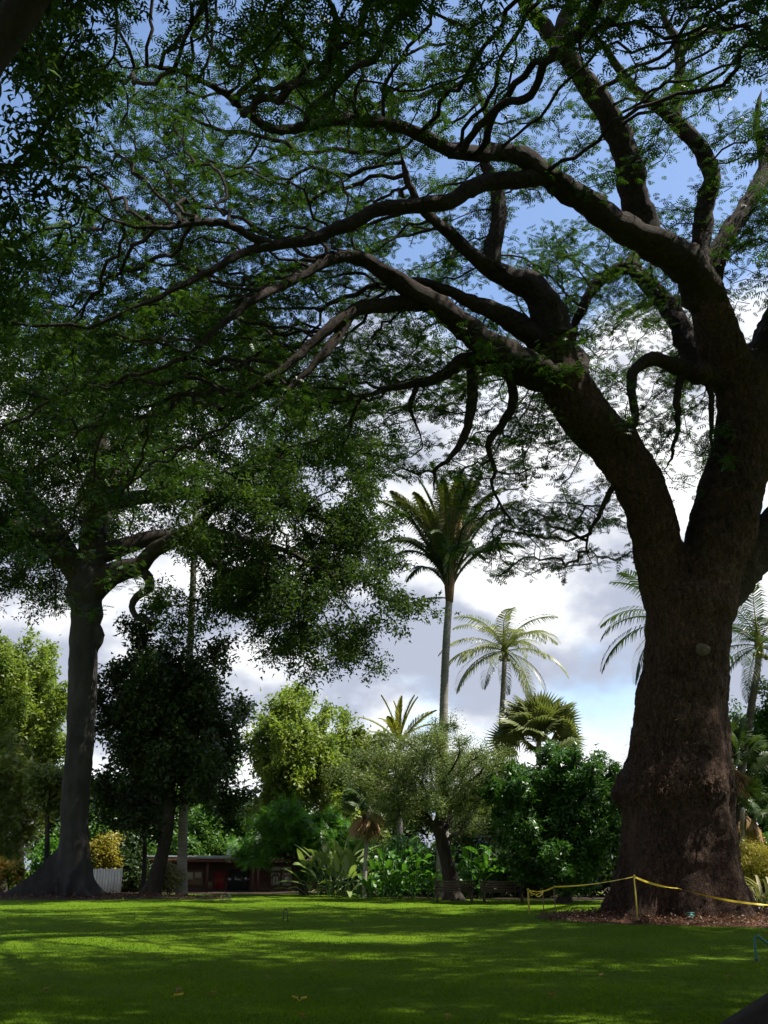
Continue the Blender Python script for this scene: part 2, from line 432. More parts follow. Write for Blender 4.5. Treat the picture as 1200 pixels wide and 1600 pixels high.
def px_limb(rows):
    """rows of (px, py, distance, width in pixels) -> points and radii"""
    P = np.array([at(a, b, c) for a, b, c, w in rows]); W = np.array([w * 0.5 * mpp(a, b, c) for a, b, c, w in rows])
    return P, W
def branch_parts(root, P, par, r, start, mat, big, min_big_len=3, n_big=9, seed=0):
    """grown branches: every stout one a part of its own, the twigs joined"""
    tw = MB(); o = org(root)
    for c in chains(par, r, start):
        if len(c) < 2: continue
        pts = P[c]; rr = r[c].copy()
        if c[0] < start or len(c) > 1: rr[0] = min(rr[0], rr[1] * 1.25)
        if rr[1] > big and len(c) > min_big_len:
            C, R = spline(pts, rr, 0.35)
            R[-1] = min(R[-1], 0.01)
            b = MB(); b.tube(C, R, n_big, 0.10, True, seed + c[1]); b.obj('branch', mat, root, True)
        else:
            tw.tube(pts, rr, 5 if rr[1] > 0.03 else 4, 0, False)
    if tw.n:
        t = tw.obj('twigs', mat, root, True); t['kind'] = 'stuff'
def crown_part(root, pts, tm, q, mat, scale=(0.8, 1.2), tilt=0.5, dirs=None, name='crown', tri=True):
    V, Q = foliage(pts, tm, q, scale, tilt, dirs, tri)
    c = link(name, mesh_np(name, V - org(root), None if tri else Q, Q if tri else None, mat), root); c['kind'] = 'stuff'
    return c
def tip_points(P, par, r, cnt, q, n, rmax, jitter, start=0):
    """random points along the thin branches"""
    idx = np.where((r < rmax) & (np.arange(len(r)) >= start))[0]
    idx = idx[par[idx] >= 0]
    k = q.choice(idx, n); t = q.uniform(0, 1, n)[:, None]
    return P[k] * t + P[par[k]] * (1 - t) + q.normal(size=(n, 3)) * np.array(jitter), P[k] - P[par[k]]

def gapf(p, s, seed):
    # smooth pattern of openings in a canopy, about 0 on average
    a = np.random.default_rng(seed).uniform(0, 6.28, 9)
    x, y, z = p[0] / s, p[1] / s, p[2] / s
    return (math.sin(x + 1.7 * math.sin(y * 0.8 + a[0]) + a[1]) + math.sin(y * 1.1 + 1.5 * math.sin(x * 0.9 + a[2]) + a[3]) + 0.8 * math.sin(x * 1.9 + y * 1.3 + z + a[4]) + 0.8 * math.sin(y * 2.1 - x * 1.2 + z * 1.4 + a[5]))

def simple_tree(name, label, cat, base, top_z, ccen, crad, trunk_r, mat_b, mat_l, n_c=60, n_p=14, sprays=2500, tm=None, seed=1,
                step=None, lean=(0, 0), fork=0.35, spread=0.10, hollow=0.35, group=None, big=None, scale=(0.8, 1.25), lobes=0.36, stems=1, tilt=0.6, low=-0.85, tri=True):
    """a tree or shrub: trunk up to the fork, limbs grown into an uneven crown round ccen with radii crad"""
    q = np.random.default_rng(seed)
    root = thing(name, base, label, cat, group)
    base = np.array(base, float); ccen = np.array(ccen, float); crad = np.array(crad, float)
    step = step or max(0.25, crad.mean() * 0.11)
    ph = q.uniform(0, 6.28, 4)
    def samp():
        while True:
            d = q.normal(size=3); d /= np.linalg.norm(d)
            if d[2] < low: continue
            az = math.atan2(d[1], d[0])
            f = 1 + lobes * (math.sin(3 * az + ph[0]) * 0.5 + math.sin(5 * az + ph[1] + 3 * d[2]) * 0.5 + math.sin(4 * d[2] + ph[2] + 2 * az) * 0.6)
            return ccen + d * crad * f * (q.uniform(hollow ** 3, 1) ** (1 / 3))
    A = clumps(q, n_c, n_p, samp, crad * spread)
    A = A[A[:, 2] > base[2] + 0.15]
    bt = ccen.copy(); bt[2] = base[2] + (ccen[2] - crad[2] - base[2]) + crad[2] * fork
    bt[2] = max(bt[2], base[2] + 0.3)
    pos = []; par = []
    for s in range(stems):
        off = np.array([q.normal() * 0.25, q.normal() * 0.25, 0]) * (s > 0) * 1.5
        k = max(3, int((bt[2] - base[2]) / step))
        for i in range(k + 1):
            t = i / k; p = base * (1 - t) + bt * t + off * (1 - t * 0.3)
            p[0] += math.sin(t * 3.1 + s) * 0.03 * (bt[2] - base[2]) ; p[2] = base[2] - 0.1 + (bt[2] - base[2] + 0.1) * t
            par.append(len(pos) - 1 if i else -1); pos.append(p)
    nst = k + 1
    P, par = colonize(np.array(pos), par, A, step, crad.max() * 1.2, step * 0.8, 60, (0, 0, 0.12), 0.2, seed, 9000)
    tip = max(0.008, trunk_r * 0.04)
    r, cnt, kids = radii(par, tip, trunk_r)
    # the trunk itself
    flare = 1 + 0.7 * np.exp(-np.linspace(0, 1, nst) * 14)
    for s in range(stems):
        ids = np.arange(s * nst, (s + 1) * nst)
        rr = np.linspace(trunk_r, trunk_r * 0.72, nst) / (1 if stems == 1 else stems ** 0.4)
        r[ids] = rr
        C, R = spline(P[ids], rr * flare, 0.3)
        b = MB(); b.tube(C, R, 12, 0.07, True, seed + s); b.obj('trunk', mat_b, root, True)
    for i in range(stems * nst, len(r)): r[i] = min(r[i], r[par[i]])
    branch_parts(root, P, par, r, stems * nst, mat_b, big or trunk_r * 0.33, seed=seed)
    pts, dr = tip_points(P, par, r, cnt, q, sprays, trunk_r * 0.3, np.array([1, 1, 0.8]) * step * 0.45, stems * nst)
    crown_part(root, pts, tm or TM['broad'], q, mat_l, scale, tilt, tri=tri)
    return root

tq = np.random.default_rng(5)
TM = {
    'pinnate': [tmpl_pinnate(tq, 0.26, 4, 0.040, 0.14), tmpl_pinnate(tq, 0.22, 4, 0.042, 0.13)],
    'kapok': [tmpl_whorl(tq, 6, 0.24, 0.095, 0.11, 0.8) for _ in range(5)],
    'near': [tmpl_whorl(tq, 8, 0.17, 0.05, 0.035, 0.7) for _ in range(5)],
    'broad': [tmpl_whorl(tq, 6, 0.20, 0.11, 0.16, 0.6) for _ in range(5)],
    'broad_big': [tmpl_whorl(tq, 6, 0.30, 0.16, 0.22, 0.6) for _ in range(5)],
    'gloss': [tmpl_whorl(tq, 8, 0.22, 0.085, 0.07, 0.4) for _ in range(5)],
    'fine': [tmpl_whorl(tq, 8, 0.11, 0.035, 0.13, 0.5) for _ in range(5)],
    'feather': [tmpl_pinnate(tq, 0.5, 5, 0.05, 0.24), tmpl_pinnate(tq, 0.42, 5, 0.05, 0.2)],
    'long': [tmpl_whorl(tq, 7, 0.34, 0.06, 0.05, 0.1) for _ in range(4)],
}
# ------------------------------------------------------------------ the ground
def axis(lo, hi, step, far, grow=1.35):
    a = list(np.arange(lo, hi + step * 0.5, step)); d = step
    while a[-1] < far: d *= grow; a.append(a[-1] + d)
    d = step
    while a[0] > -far: d *= grow; a.insert(0, a[0] - d)
    return np.array(a)
def sheet(xs, ys, dz=0.0):
    X, Y = np.meshgrid(xs, ys); Z = gz(X, Y) + dz
    V = np.stack([X, Y, Z], -1).reshape(-1, 3); w = len(xs)
    i = np.arange(len(ys) - 1)[:, None] * w + np.arange(w - 1)[None]
    return V, np.stack([i, i + 1, i + w + 1, i + w], -1).reshape(-1, 4)
def lawn_mat():
    m, nt, N, out = nmat('lawn')
    f1 = noise_on(nt, N, 0.35, 4, 0.6); f2 = noise_on(nt, N, 14, 6, 0.7); f3 = noise_on(nt, N, 90, 3, 0.6)
    c1 = cramp(nt, N, f1, [(0.3, (0.060, 0.118, 0.006)), (0.7, (0.092, 0.155, 0.008))])
    c2 = cramp(nt, N, f2, [(0.3, (0.55, 0.6, 0.5)), (0.62, (1.1, 1.05, 1.0)), (0.85, (1.5, 1.3, 1.1))])
    mx = N('ShaderNodeMix'); mx.data_type = 'RGBA'; mx.blend_type = 'MULTIPLY'; mx.inputs['Factor'].default_value = 0.8
    nt.links.new(c1, mx.inputs['A']); nt.links.new(c2, mx.inputs['B'])
    d = N('ShaderNodeBsdfPrincipled'); d.inputs['Roughness'].default_value = 0.9; d.inputs['Specular IOR Level'].default_value = 0.04
    b = N('ShaderNodeBump'); b.inputs['Strength'].default_value = 0.8; b.inputs['Distance'].default_value = 0.04
    ad = N('ShaderNodeMath', operation='ADD'); nt.links.new(f2, ad.inputs[0]); nt.links.new(f3, ad.inputs[1]); nt.links.new(ad.outputs[0], b.inputs['Height'])
    nt.links.new(b.outputs[0], d.inputs['Normal']); nt.links.new(mx.outputs['Result'], d.inputs['Base Color']); nt.links.new(d.outputs[0], out.inputs[0])
    return m
M['lawn'] = lawn_mat()
M['blade'] = leaf_mat('blade', (0.072, 0.142, 0.007), (0.125, 0.195, 0.010), 0.3, rough=0.8, gloss=0.03, patch=0.35)
M['soil'] = plain_mat('soil', (0.045, 0.032, 0.02), (0.02, 0.014, 0.01), 5, 0.95, 0.6, 0.1)
M['mulch'] = plain_mat('mulch', (0.11, 0.055, 0.036), (0.04, 0.02, 0.014), 9, 0.95, 0.9, 0.1)
V, Q = sheet(axis(-34, 34, 0.85, 1500), axis(6, 80, 0.85, 1500))
o = link('lawn', mesh_np('lawn', V, Q, None, M['lawn'], True)); o['kind'] = 'structure'
def patch(name, outline, dz, mat, step=0.35):
    """a bed laid on the ground inside a closed outline"""
    pts = np.array(outline, float); c = pts.mean(0)
    rings = 12; V = []; k = len(pts)
    for i in range(rings + 1):
        t = i / rings
        for p in pts: xy = c + (p - c) * t; V.append((xy[0], xy[1], float(gz(xy[0], xy[1])) + dz * (1 if i < rings else 0.3)))
    Qs = [[i * k + j, i * k + (j + 1) % k, (i + 1) * k + (j + 1) % k, (i + 1) * k + j] for i in range(rings) for j in range(k)]
    o = link(name, mesh_np(name, V, Qs, None, mat, True)); o['kind'] = 'structure'; return o
gq = np.random.default_rng(3)
th = np.linspace(0, 2 * np.pi, 72, endpoint=False)
def blob(cx, cy, rx, ry, amp=0.08):
    ph = gq.uniform(0, 6.28, 4)
    f = 1 + amp * (np.sin(3 * th + ph[0]) + 0.7 * np.sin(5 * th + ph[1]) + 0.5 * np.sin(9 * th + ph[2]) + 0.4 * np.sin(17 * th + ph[3]))
    return np.stack([cx + rx * f * np.cos(th), cy + ry * f * np.sin(th)], 1)
MULCH = blob(10.6, 31.6, 6.0, 3.2, 0.035)
patch('mulch_bed', MULCH, 0.012, M['mulch'])
patch('mulch_bed', blob(-14.0, 51.5, 6.4, 3.4, 0.05), 0.012, M['soil'])
bed = np.array([(-60, 58), (-30, 59), (-19, 60.5), (-17.5, 69.4), (-4, 69.4), (-2.5, 58.5), (1, 53.5), (4, 52.3), (8, 51.2), (11, 49), (16, 45), (30, 43.5), (60, 42), (90, 60), (90, 140), (-90, 140), (-90, 60)])
bb = np.concatenate([np.linspace(bed[i], bed[(i + 1) % len(bed)], 6, endpoint=False) for i in range(len(bed))])
patch('planting_bed', bb, 0.012, M['soil'])
# grass blades: thick on the near lawn, thinning where they are too small to see
n = 150000
yy = 1 / gq.uniform(1 / 52.0, 1 / 9.5, n); half = yy * 0.42 + 1.5
xx = gq.uniform(-1, 1, n) * half
e = ((xx - 10.6) / 5.9) ** 2 + ((yy - 31.6) / 3.1) ** 2
k2 = ((xx + 14.0) / 6.2) ** 2 + ((yy - 51.5) / 3.2) ** 2
ok = (e > 1) & (k2 > 1); xx, yy = xx[ok], yy[ok]; n = len(xx)
h = gq.uniform(0.018, 0.038, n) * (1 + 0.4 * np.sin(xx * 2.1) * np.sin(yy * 1.7)); w = 0.004 + 0.00036 * yy
az = gq.uniform(0, 6.28, n); lx, ly = gq.normal(size=n) * 0.02, gq.normal(size=n) * 0.02
z0 = gz(xx, yy)
B = np.stack([np.stack([xx - np.cos(az) * w, yy - np.sin(az) * w, z0 - 0.004], 1), np.stack([xx + np.cos(az) * w, yy + np.sin(az) * w, z0 - 0.004], 1), np.stack([xx + lx, yy + ly, z0 + h], 1)], 1)
o = link('grass', mesh_np('grass', B.reshape(-1, 3), None, np.arange(n * 3).reshape(n, 3), M['blade'])); o['kind'] = 'stuff'
tag(o, 'short mown green grass blades covering the lawn', 'grass')
# leaf litter on the mulch
n = 9000
a = gq.uniform(0, 6.28, n); rr = np.sqrt(gq.uniform(0.0, 1.06, n))
lx = np.where(np.arange(n) < 7000, 10.6 + 6.0 * rr * np.cos(a), -14 + 6.2 * rr * np.cos(a)); ly = np.where(np.arange(n) < 7000, 31.6 + 3.2 * rr * np.sin(a), 51.5 + 3.3 * rr * np.sin(a))
pts = np.stack([lx, ly, gz(lx, ly) + 0.035], 1)
M['litter'] = leaf_mat('litter', (0.09, 0.042, 0.025), (0.24, 0.13, 0.07), 0.1)
chip = [tmpl_whorl(tq, 2, 0.10, 0.05, 0.05, 0.3) for _ in range(4)]
V, Q = foliage(pts, chip, gq, (0.6, 1.3), 0.35)
o = link('leaf_litter', mesh_np('leaf_litter', V, Q, None, M['litter'])); o['kind'] = 'stuff'
tag(o, 'brown dry leaf litter scattered over the mulch beds', 'leaf litter')
# ------------------------------------------------------------------ the great spreading tree
bigt = thing('spreading_tree', (TREE[0], TREE[1], float(gz(*TREE))), 'huge spreading tree with massive forked brown trunk standing on the mulch bed', 'tree')
rows = [(1452, 946, 1172), (1428, 952, 1166), (1400, 962, 1158), (1350, 973, 1150), (1300, 976, 1147), (1265, 975, 1143), (1243, 958, 1145), (1215, 966, 1142), (1180, 984, 1138), (1100, 993, 1135), (1000, 1010, 1139), (950, 1014, 1146), (925, 1026, 1136), (905, 1050, 1112)]
P = np.array([at((l + r_) / 2, y, 32.0) for y, l, r_ in rows]); W = np.array([(r_ - l) / 2 * mpp(1060, y, 32.0) for y, l, r_ in rows])
P[0, 2] = gz(*TREE) - 0.35
C, R = spline(P, W, 0.16)
nb = 64; tht = np.linspace(0, 2 * np.pi, nb, endpoint=False)
zrel = (C[:, 2] - C[0, 2])
fl = np.exp(-zrel / 1.1)[:, None]; fm_ = np.exp(-zrel / 3.5)[:, None]
lob = 0.16 * np.sin(5 * tht + 0.6) + 0.11 * np.sin(8 * tht + 2.0) + 0.07 * np.sin(13 * tht + 0.3)
rr = R[:, None] * (1 + fl * (0.02 + lob) + fm_ * lob * 0.35 + 0.02 * np.sin(7 * tht + C[:, 2:3] * 0.6))
V = np.stack([C[:, 0:1] + rr * np.cos(tht), C[:, 1:2] + rr * np.sin(tht), np.repeat(C[:, 2:3], nb, 1)], -1).reshape(-1, 3)
m_ = len(C); i = np.arange(m_ - 1)[:, None] * nb; j = np.arange(nb)[None]; k = (j + 1) % nb
Q = np.stack([i + j, i + k, i + nb + k, i + nb + j], -1).reshape(-1, 4)
V = np.concatenate([V, C[:1], C[-1:]]); j = np.arange(nb); k = (j + 1) % nb
T = np.concatenate([np.stack([np.full(nb, m_ * nb), k, j], 1), np.stack([np.full(nb, m_ * nb + 1), (m_ - 1) * nb + j, (m_ - 1) * nb + k], 1)])
tb = MB(); tb.add(V, Q, T)
LEAD_L = [(1068, 1010, 32, 70), (1052, 945, 32, 84), (1036, 888, 31.9, 82), (1022, 830, 31.6, 76), (1002, 765, 31.3, 78), (962, 700, 31, 80), (918, 655, 30.7, 80), (885, 605, 30.4, 76), (872, 570, 30.2, 68), (866, 520, 30.0, 58)]
LEAD_R = [(1082, 1020, 32, 80), (1098, 945, 32, 106), (1115, 880, 32, 104), (1135, 800, 32, 104), (1152, 730, 31.9, 92), (1163, 670, 31.7, 84), (1160, 610, 31.5, 80), (1135, 560, 31.0, 76), (1118, 510, 30.6, 66), (1100, 455, 30.2, 58)]
for s_, rows_ in enumerate((LEAD_L, LEAD_R)):
    Pp, Ww = px_limb(rows_); C, R = spline(Pp, Ww, 0.2); tb.tube(C, R, 28, 0.035, True, s_)
bur = at(1100, 575, 30.2)
tb.tube([bur + np.array([0, .6, 0]), bur + np.array([0, .1, 0]), bur + np.array([0, -.08, 0])], [0.42, 0.36, 0.22], 16)
tr = tb.obj('trunk', M['bark_big'], bigt, True)
rm = tr.modifiers.new('remesh', 'REMESH'); rm.mode = 'VOXEL'; rm.voxel_size = 0.078; rm.use_smooth_shade = True
sm = tr.modifiers.new('smooth', 'SMOOTH'); sm.iterations = 8; sm.factor = 0.5
for nm, sc_, st, dp in (('bark_coarse', 0.9, 0.22, 2), ('bark_mid', 0.28, 0.10, 2), ('bark_fine', 0.10, 0.07, 3)):
    tx = bpy.data.textures.new(nm, 'CLOUDS'); tx.noise_scale = sc_; tx.noise_depth = dp
    dm = tr.modifiers.new(nm, 'DISPLACE'); dm.texture = tx; dm.strength = st; dm.texture_coords = 'LOCAL'
dg = bpy.context.evaluated_depsgraph_get(); dg.update()
nm_ = bpy.data.meshes.new_from_object(tr.evaluated_get(dg)); tr.modifiers.clear(); tr.data = nm_
if not nm_.materials: nm_.materials.append(M['bark_big'])
# burl on the bark
bq = np.random.default_rng(2)
c0 = at(1096, 1016, 30.8); V = []
b = MB(); b.tube([c0 + np.array([0, t, -0.02 * t]) for t in (0.35, 0.1, -0.05, -0.16, -0.22)], [0.30, 0.27, 0.25, 0.19, 0.07], 16, 0.14, True, 4)
M['burl'] = bark_mat('burl', (0.035, 0.026, 0.02), (0.15, 0.12, 0.095), 8, (1, 1, 1), 0.5, 0.02)
b.obj('burl', M['burl'], bigt, True)
# fringe of fibrous roots hanging round the bole
n = 1800
zz = at(1060, 1225, 32)[2] + np.abs(bq.normal(size=n)) * 0.7 - 0.30; a = bq.uniform(0, 6.28, n)
cx = np.interp(zz, P[:, 2], P[:, 0]); cy_ = np.interp(zz, P[:, 2], P[:, 1]); cr = np.interp(zz, P[:, 2], W)
r0 = cr * 1.0 + bq.uniform(-.05, 0.12, n); ln = bq.uniform(0.03, 0.15, n); w_ = bq.uniform(0.008, 0.03, n)
a = a[0] * 0 + a; keep = np.sin(3 * a + 1) + np.sin(7 * a + zz * 2.5) + 0.8 * np.sin(13 * a - zz * 4) > -0.1; r0 = np.where(keep, r0, cr * 0.8)
p0 = np.stack([cx + r0 * np.cos(a), cy_ + r0 * np.sin(a), zz], 1); tv = np.stack([-np.sin(a), np.cos(a), 0 * a], 1) * w_[:, None]
p1 = p0 + np.stack([np.cos(a) * 0.09, np.sin(a) * 0.09, -ln * 0.5], 1) + bq.normal(size=(n, 3)) * 0.06; p2 = p1 + np.stack([np.cos(a) * -0.01, np.sin(a) * -0.01, -ln * 0.6], 1) + bq.normal(size=(n, 3)) * 0.05
V = np.stack([p0 - tv, p0 + tv, p1 + tv, p1 - tv, p2], 1); f = np.arange(n)[:, None] * 5
M['root_fibre'] = bark_mat('root_fibre', (0.018, 0.010, 0.007), (0.085, 0.048, 0.03), 9)
o = link('root_fringe', mesh_np('root_fringe', V.reshape(-1, 3) - org(bigt), np.concatenate([f + 0, f + 1, f + 2, f + 3], 1), np.concatenate([f + 3, f + 2, f + 4], 1), M['root_fibre']), bigt); o['kind'] = 'stuff'
# limbs, traced one by one
LIMBS = [
    LEAD_L, LEAD_R,
    [(868, 530, 30, 62), (856, 480, 29.7, 56), (835, 450, 29.5, 48), (800, 438, 29.3, 40), (770, 422, 29.0, 34), (740, 400, 28.6, 26), (705, 365, 28.2, 22), (670, 335, 27.5, 18), (640, 290, 27, 14), (625, 235, 26.5, 10)],
    [(772, 425, 29, 30), (768, 390, 28.9, 28), (776, 340, 28.8, 25), (776, 300, 28.6, 23), (760, 250, 28.3, 16), (765, 190, 28, 12), (740, 120, 27.5, 9), (742, 60, 27, 6)],
    [(885, 600, 30.2, 56), (830, 575, 29.6, 48), (790, 553, 29.0, 46), (745, 528, 28.4, 44), (705, 490, 27.8, 42), (665, 462, 27.3, 36), (610, 425, 26.5, 30), (575, 400, 26, 26), (520, 395, 25.4, 22), (470, 425, 24.8, 18), (420, 455, 24.2, 16), (350, 500, 23.5, 12), (290, 560, 22.8, 9)],
    [(860, 545, 30, 44), (815, 512, 29.6, 38), (780, 490, 29.3, 34), (735, 470, 29.0, 24), (690, 450, 28.6, 18), (640, 440, 28.2, 14), (590, 445, 27.8, 10)],
    [(700, 478, 27.7, 26), (640, 470, 27.2, 27), (590, 478, 26.8, 26), (550, 490, 26.4, 23), (505, 525, 26, 19), (455, 565, 25.6, 15), (400, 605, 25.2, 12), (345, 640, 24.8, 9)],
    [(548, 492, 26.4, 18), (520, 535, 26.2, 16), (480, 580, 25.9, 12), (450, 615, 25.6, 9), (420, 660, 25.2, 7)],
    [(870, 598, 30.2, 46), (815, 585, 29.8, 38), (765, 568, 29.4, 34), (725, 568, 29.1, 28), (690, 590, 28.8, 20), (645, 602, 28.5, 15), (600, 610, 28.2, 11), (565, 622, 28, 8), (540, 608, 27.7, 6)],
    [(738, 580, 29.1, 18), (738, 625, 29.1, 17), (728, 675, 29.2, 15), (705, 718, 29.2, 12), (680, 740, 29.3, 9), (676, 776, 29.3, 6)],
    [(795, 580, 29.6, 16), (803, 628, 29.8, 15), (785, 665, 30, 13), (763, 700, 30.1, 11), (770, 735, 30.1, 8), (765, 760, 30.1, 7), (788, 800, 30.2, 6), (812, 826, 30.2, 4)],
    [(652, 602, 28.5, 9), (640, 640, 28.5, 7), (655, 668, 28.5, 5), (660, 700, 28.5, 3)],
    [(985, 728, 31.1, 12), (958, 762, 31.1, 10), (938, 808, 31.6, 8), (918, 845, 31.8, 6), (925, 880, 31.9, 4)],
    # right leader
    [(1105, 470, 30.3, 64), (1080, 425, 29.6, 62), (1040, 395, 28.9, 58), (1000, 370, 28.2, 52), (945, 342, 27.3, 46), (890, 302, 26.4, 42), (850, 272, 25.8, 38), (812, 246, 25.2, 34), (775, 240, 24.8, 30), (730, 243, 24.3, 27), (690, 238, 23.9, 26), (650, 215, 23.4, 24), (600, 194, 22.8, 22), (540, 190, 22.2, 20), (480, 200, 21.6, 19), (430, 210, 21.1, 18), (395, 190, 20.7, 16), (350, 150, 20.2, 13), (310, 125, 19.8, 10), (250, 108, 19.2, 8), (190, 105, 18.8, 5)],
    [(850, 275, 25.8, 30), (800, 280, 25.4, 29), (760, 286, 25.2, 28), (730, 300, 25, 28), (700, 318, 24.8, 27), (650, 323, 24.5, 26), (600, 325, 24.2, 25), (550, 348, 23.9, 24), (500, 370, 23.6, 22), (450, 382, 23.3, 20), (400, 390, 23, 17), (340, 420, 22.5, 14), (270, 455, 22, 11), (190, 490, 21.5, 8)],
    [(430, 385, 23.2, 14), (395, 370, 22.9, 13), (355, 350, 22.6, 12), (300, 345, 22.2, 11), (240, 355, 21.8, 9), (190, 352, 21.4, 8), (130, 320, 21, 5)],
    [(1012, 378, 28.4, 50), (996, 320, 27.9, 47), (986, 262, 27.3, 46), (962, 205, 26.6, 42), (930, 150, 25.9, 38), (895, 105, 25.3, 35), (862, 68, 24.7, 31), (832, 28, 24.2, 26), (795, -25, 23.5, 22), (740, -90, 22.6, 16), (690, -150, 21.8, 10)],
    [(868, 70, 24.7, 27), (885, 30, 24.5, 24), (905, -10, 24.3, 20), (915, -80, 24, 13)],
    [(1098, 440, 30.2, 34), (1093, 385, 30.1, 31), (1100, 320, 30, 30), (1106, 272, 29.8, 29), (1090, 236, 29.5, 28), (1064, 198, 29.1, 27), (1038, 172, 28.8, 22), (1005, 145, 28.4, 18), (975, 115, 28, 16), (945, 75, 27.5, 13), (905, 30, 27, 10), (880, -30, 26.4, 7)],
    [(1055, 188, 29, 20), (1058, 130, 28.8, 18), (1058, 75, 28.5, 16), (1040, 35, 28.2, 12), (1022, -20, 28, 8)],
    [(1060, 90, 28.5, 14), (1090, 50, 28.2, 11), (1140, 40, 28, 9), (1200, 25, 27.6, 6)],
    [(1108, 440, 30.4, 34), (1128, 382, 30.8, 31), (1155, 335, 31.2, 29), (1183, 292, 31.6, 27), (1196, 250, 31.9, 22), (1185, 200, 32, 14), (1190, 140, 32, 9)],
    [(1160, 625, 31.6, 66), (1185, 575, 31.8, 60), (1212, 520, 32, 54), (1250, 440, 32.4, 44), (1290, 340, 32.8, 32), (1340, 230, 33.3, 18), (1360, 150, 33.6, 8)],
    [(1140, 585, 31.6, 44), (1090, 555, 32.4, 38), (1068, 510, 33, 35), (1040, 468, 33.6, 33), (1008, 432, 34.2, 28), (990, 410, 34.6, 24), (1000, 385, 35, 16), (985, 340, 35.5, 12), (960, 280, 36, 8)],
    [(1000, 420, 34.4, 22), (968, 420, 34.4, 20), (935, 442, 34.4, 19), (908, 480, 34.4, 17), (896, 515, 34.5, 15), (898, 552, 34.5, 12)],
    [(1150, 600, 31.4, 38), (1100, 588, 30.9, 34), (1055, 574, 30.5, 28), (1020, 565, 30.2, 25), (995, 580, 30.1, 20), (985, 605, 30, 18), (992, 650, 30, 15), (985, 697, 30, 11)],
    [(1068, 580, 30.6, 13), (1057, 620, 30.7, 12), (1060, 660, 30.8, 10), (1048, 705, 30.8, 8), (1038, 735, 30.8, 5)],
    [(1103, 592, 30.9, 10), (1117, 635, 31, 9), (1116, 680, 31.1, 8), (1112, 722, 31.1, 5)],
    [(1110, 960, 32, 60), (1150, 905, 32.2, 66), (1195, 845, 32.6, 60), (1235, 790, 33, 52), (1300, 700, 33.8, 40), (1370, 590, 34.6, 26), (1430, 480, 35.4, 12)],
    [(1250, 440, 32.4, 34), (1330, 380, 30, 28), (1450, 330, 27.5, 20), (1600, 280, 25, 10)],
    [(1300, 700, 33.8, 34), (1420, 620, 34.5, 28), (1560, 540, 35, 20), (1750, 450, 35.5, 10)],
    [(1200, 560, 32, 34), (1260, 520, 36, 28), (1300, 500, 40, 20), (1330, 500, 44, 10)],
    # behind and overhead, out of the picture's middle
    [(1150, 640, 32.2, 40), (1140, 560, 34, 34), (1120, 500, 36, 28), (1080, 470, 38.5, 22), (1020, 470, 41, 16), (960, 500, 43.5, 10)],
    [(905, 620, 30.8, 28), (900, 560, 32.5, 24), (870, 545, 35, 20), (820, 560, 38, 15), (760, 590, 41, 10), (710, 630, 43, 6)],
]
TRACED = [px_limb(r_) for r_ in LIMBS]
for k_, (Pp, Ww) in enumerate(TRACED):
    if k_ < 2: continue
    C, R = spline(Pp, Ww, 0.22)
    q_ = np.random.default_rng(k_)
    wob = np.cumsum(q_.normal(size=C.shape), 0); wob = wob - np.linspace(0, 1, len(C))[:, None] * wob[-1]
    C = C + wob * (0.028 if Ww[0] < 0.25 else 0.018) * np.minimum(1, np.arange(len(C)) / 6.0)[:, None]
    t_ = np.linspace(0, 1, len(R)); R = R * (1 - 0.22 * t_) if Ww[0] > 0.2 else R * (1 - 0.55 * np.clip((t_ - 0.35) / 0.65, 0, 1)); R[-5:] = np.minimum(R[-5:], np.linspace(R[-5], 0.012, 5))
    b = MB(); b.tube(C, R, 18 if Ww[0] > 0.3 else 11, 0.11, True, k_); b.obj('limb', M['bark_limb'], bigt, True)
pos, par, rad, own = limb_nodes(TRACED, 0.45)
q = np.random.default_rng(21)
CC = np.array([8.5, 30.0])
def pix(p):
    d = np.array(p) - np.array([0, 0, EYE]); c_, s_ = math.cos(PITCH), math.sin(PITCH)
    f_ = d[1] * c_ + d[2] * s_; return 600 + F * d[0] / f_, 800 - F * (d[2] * c_ - d[1] * s_) / f_
def ztop(r): return 26.5 - 0.016 * r * r - 0.0000115 * r ** 4
def samp_big():
    while True:
        r_ = 21.5 * math.sqrt(q.uniform(0.0, 1)); a_ = q.uniform(0, 6.28)
        x, y = CC[0] + r_ * math.cos(a_), CC[1] + r_ * math.sin(a_)
        if y < 11 or y > 41: continue
        z = ztop(r_) - abs(q.normal()) * 2.0 - (q.uniform(0, 5.0) if q.uniform() < 0.2 else 0)
        if r_ > 15 and x < 5 and y > 26: z -= q.uniform(0, 3.0)
        px_, py_ = pix((x, y, z))
        if 0 < px_ < 1200 and py_ > 170 and y < 22 + px_ / 1200 * 6: continue
        if gapf((x, y, z), 1.5, 77) < 0.35: continue
        return np.array([x, y, z])
A1 = clumps(q, 540, 10, samp_big, (0.65, 0.65, 0.3))
# sprays drooping below the limbs, where the photograph shows them
def samp_droop():
    a_, b_, Yl, Yh = [(560, 690, 26, 34), (700, 620, 27, 38), (820, 700, 29, 40), (730, 800, 29, 38), (940, 800, 31, 38), (1060, 660, 30, 40), (920, 460, 32, 42), (840, 830, 30, 38), (1000, 560, 32, 40), (700, 560, 27, 40), (930, 620, 34, 42)][q.integers(11)]
    return at(a_ + q.normal() * 45, b_ + q.normal() * 42, q.uniform(Yl, Yh))
A2 = clumps(q, 150, 7, samp_droop, (0.6, 0.6, 0.25))
# the long left reach
def samp_left():
    a_ = q.uniform(130, 620); b_ = q.uniform(130, 640)
    p = at(a_, b_, 22.5 + 8 * (a_ / 620) + abs(q.normal()) * 2.0)
    return p if gapf(p, 1.3, 78) > -0.3 else samp_left()
A3 = clumps(q, 320, 9, samp_left, (0.7, 0.7, 0.3))
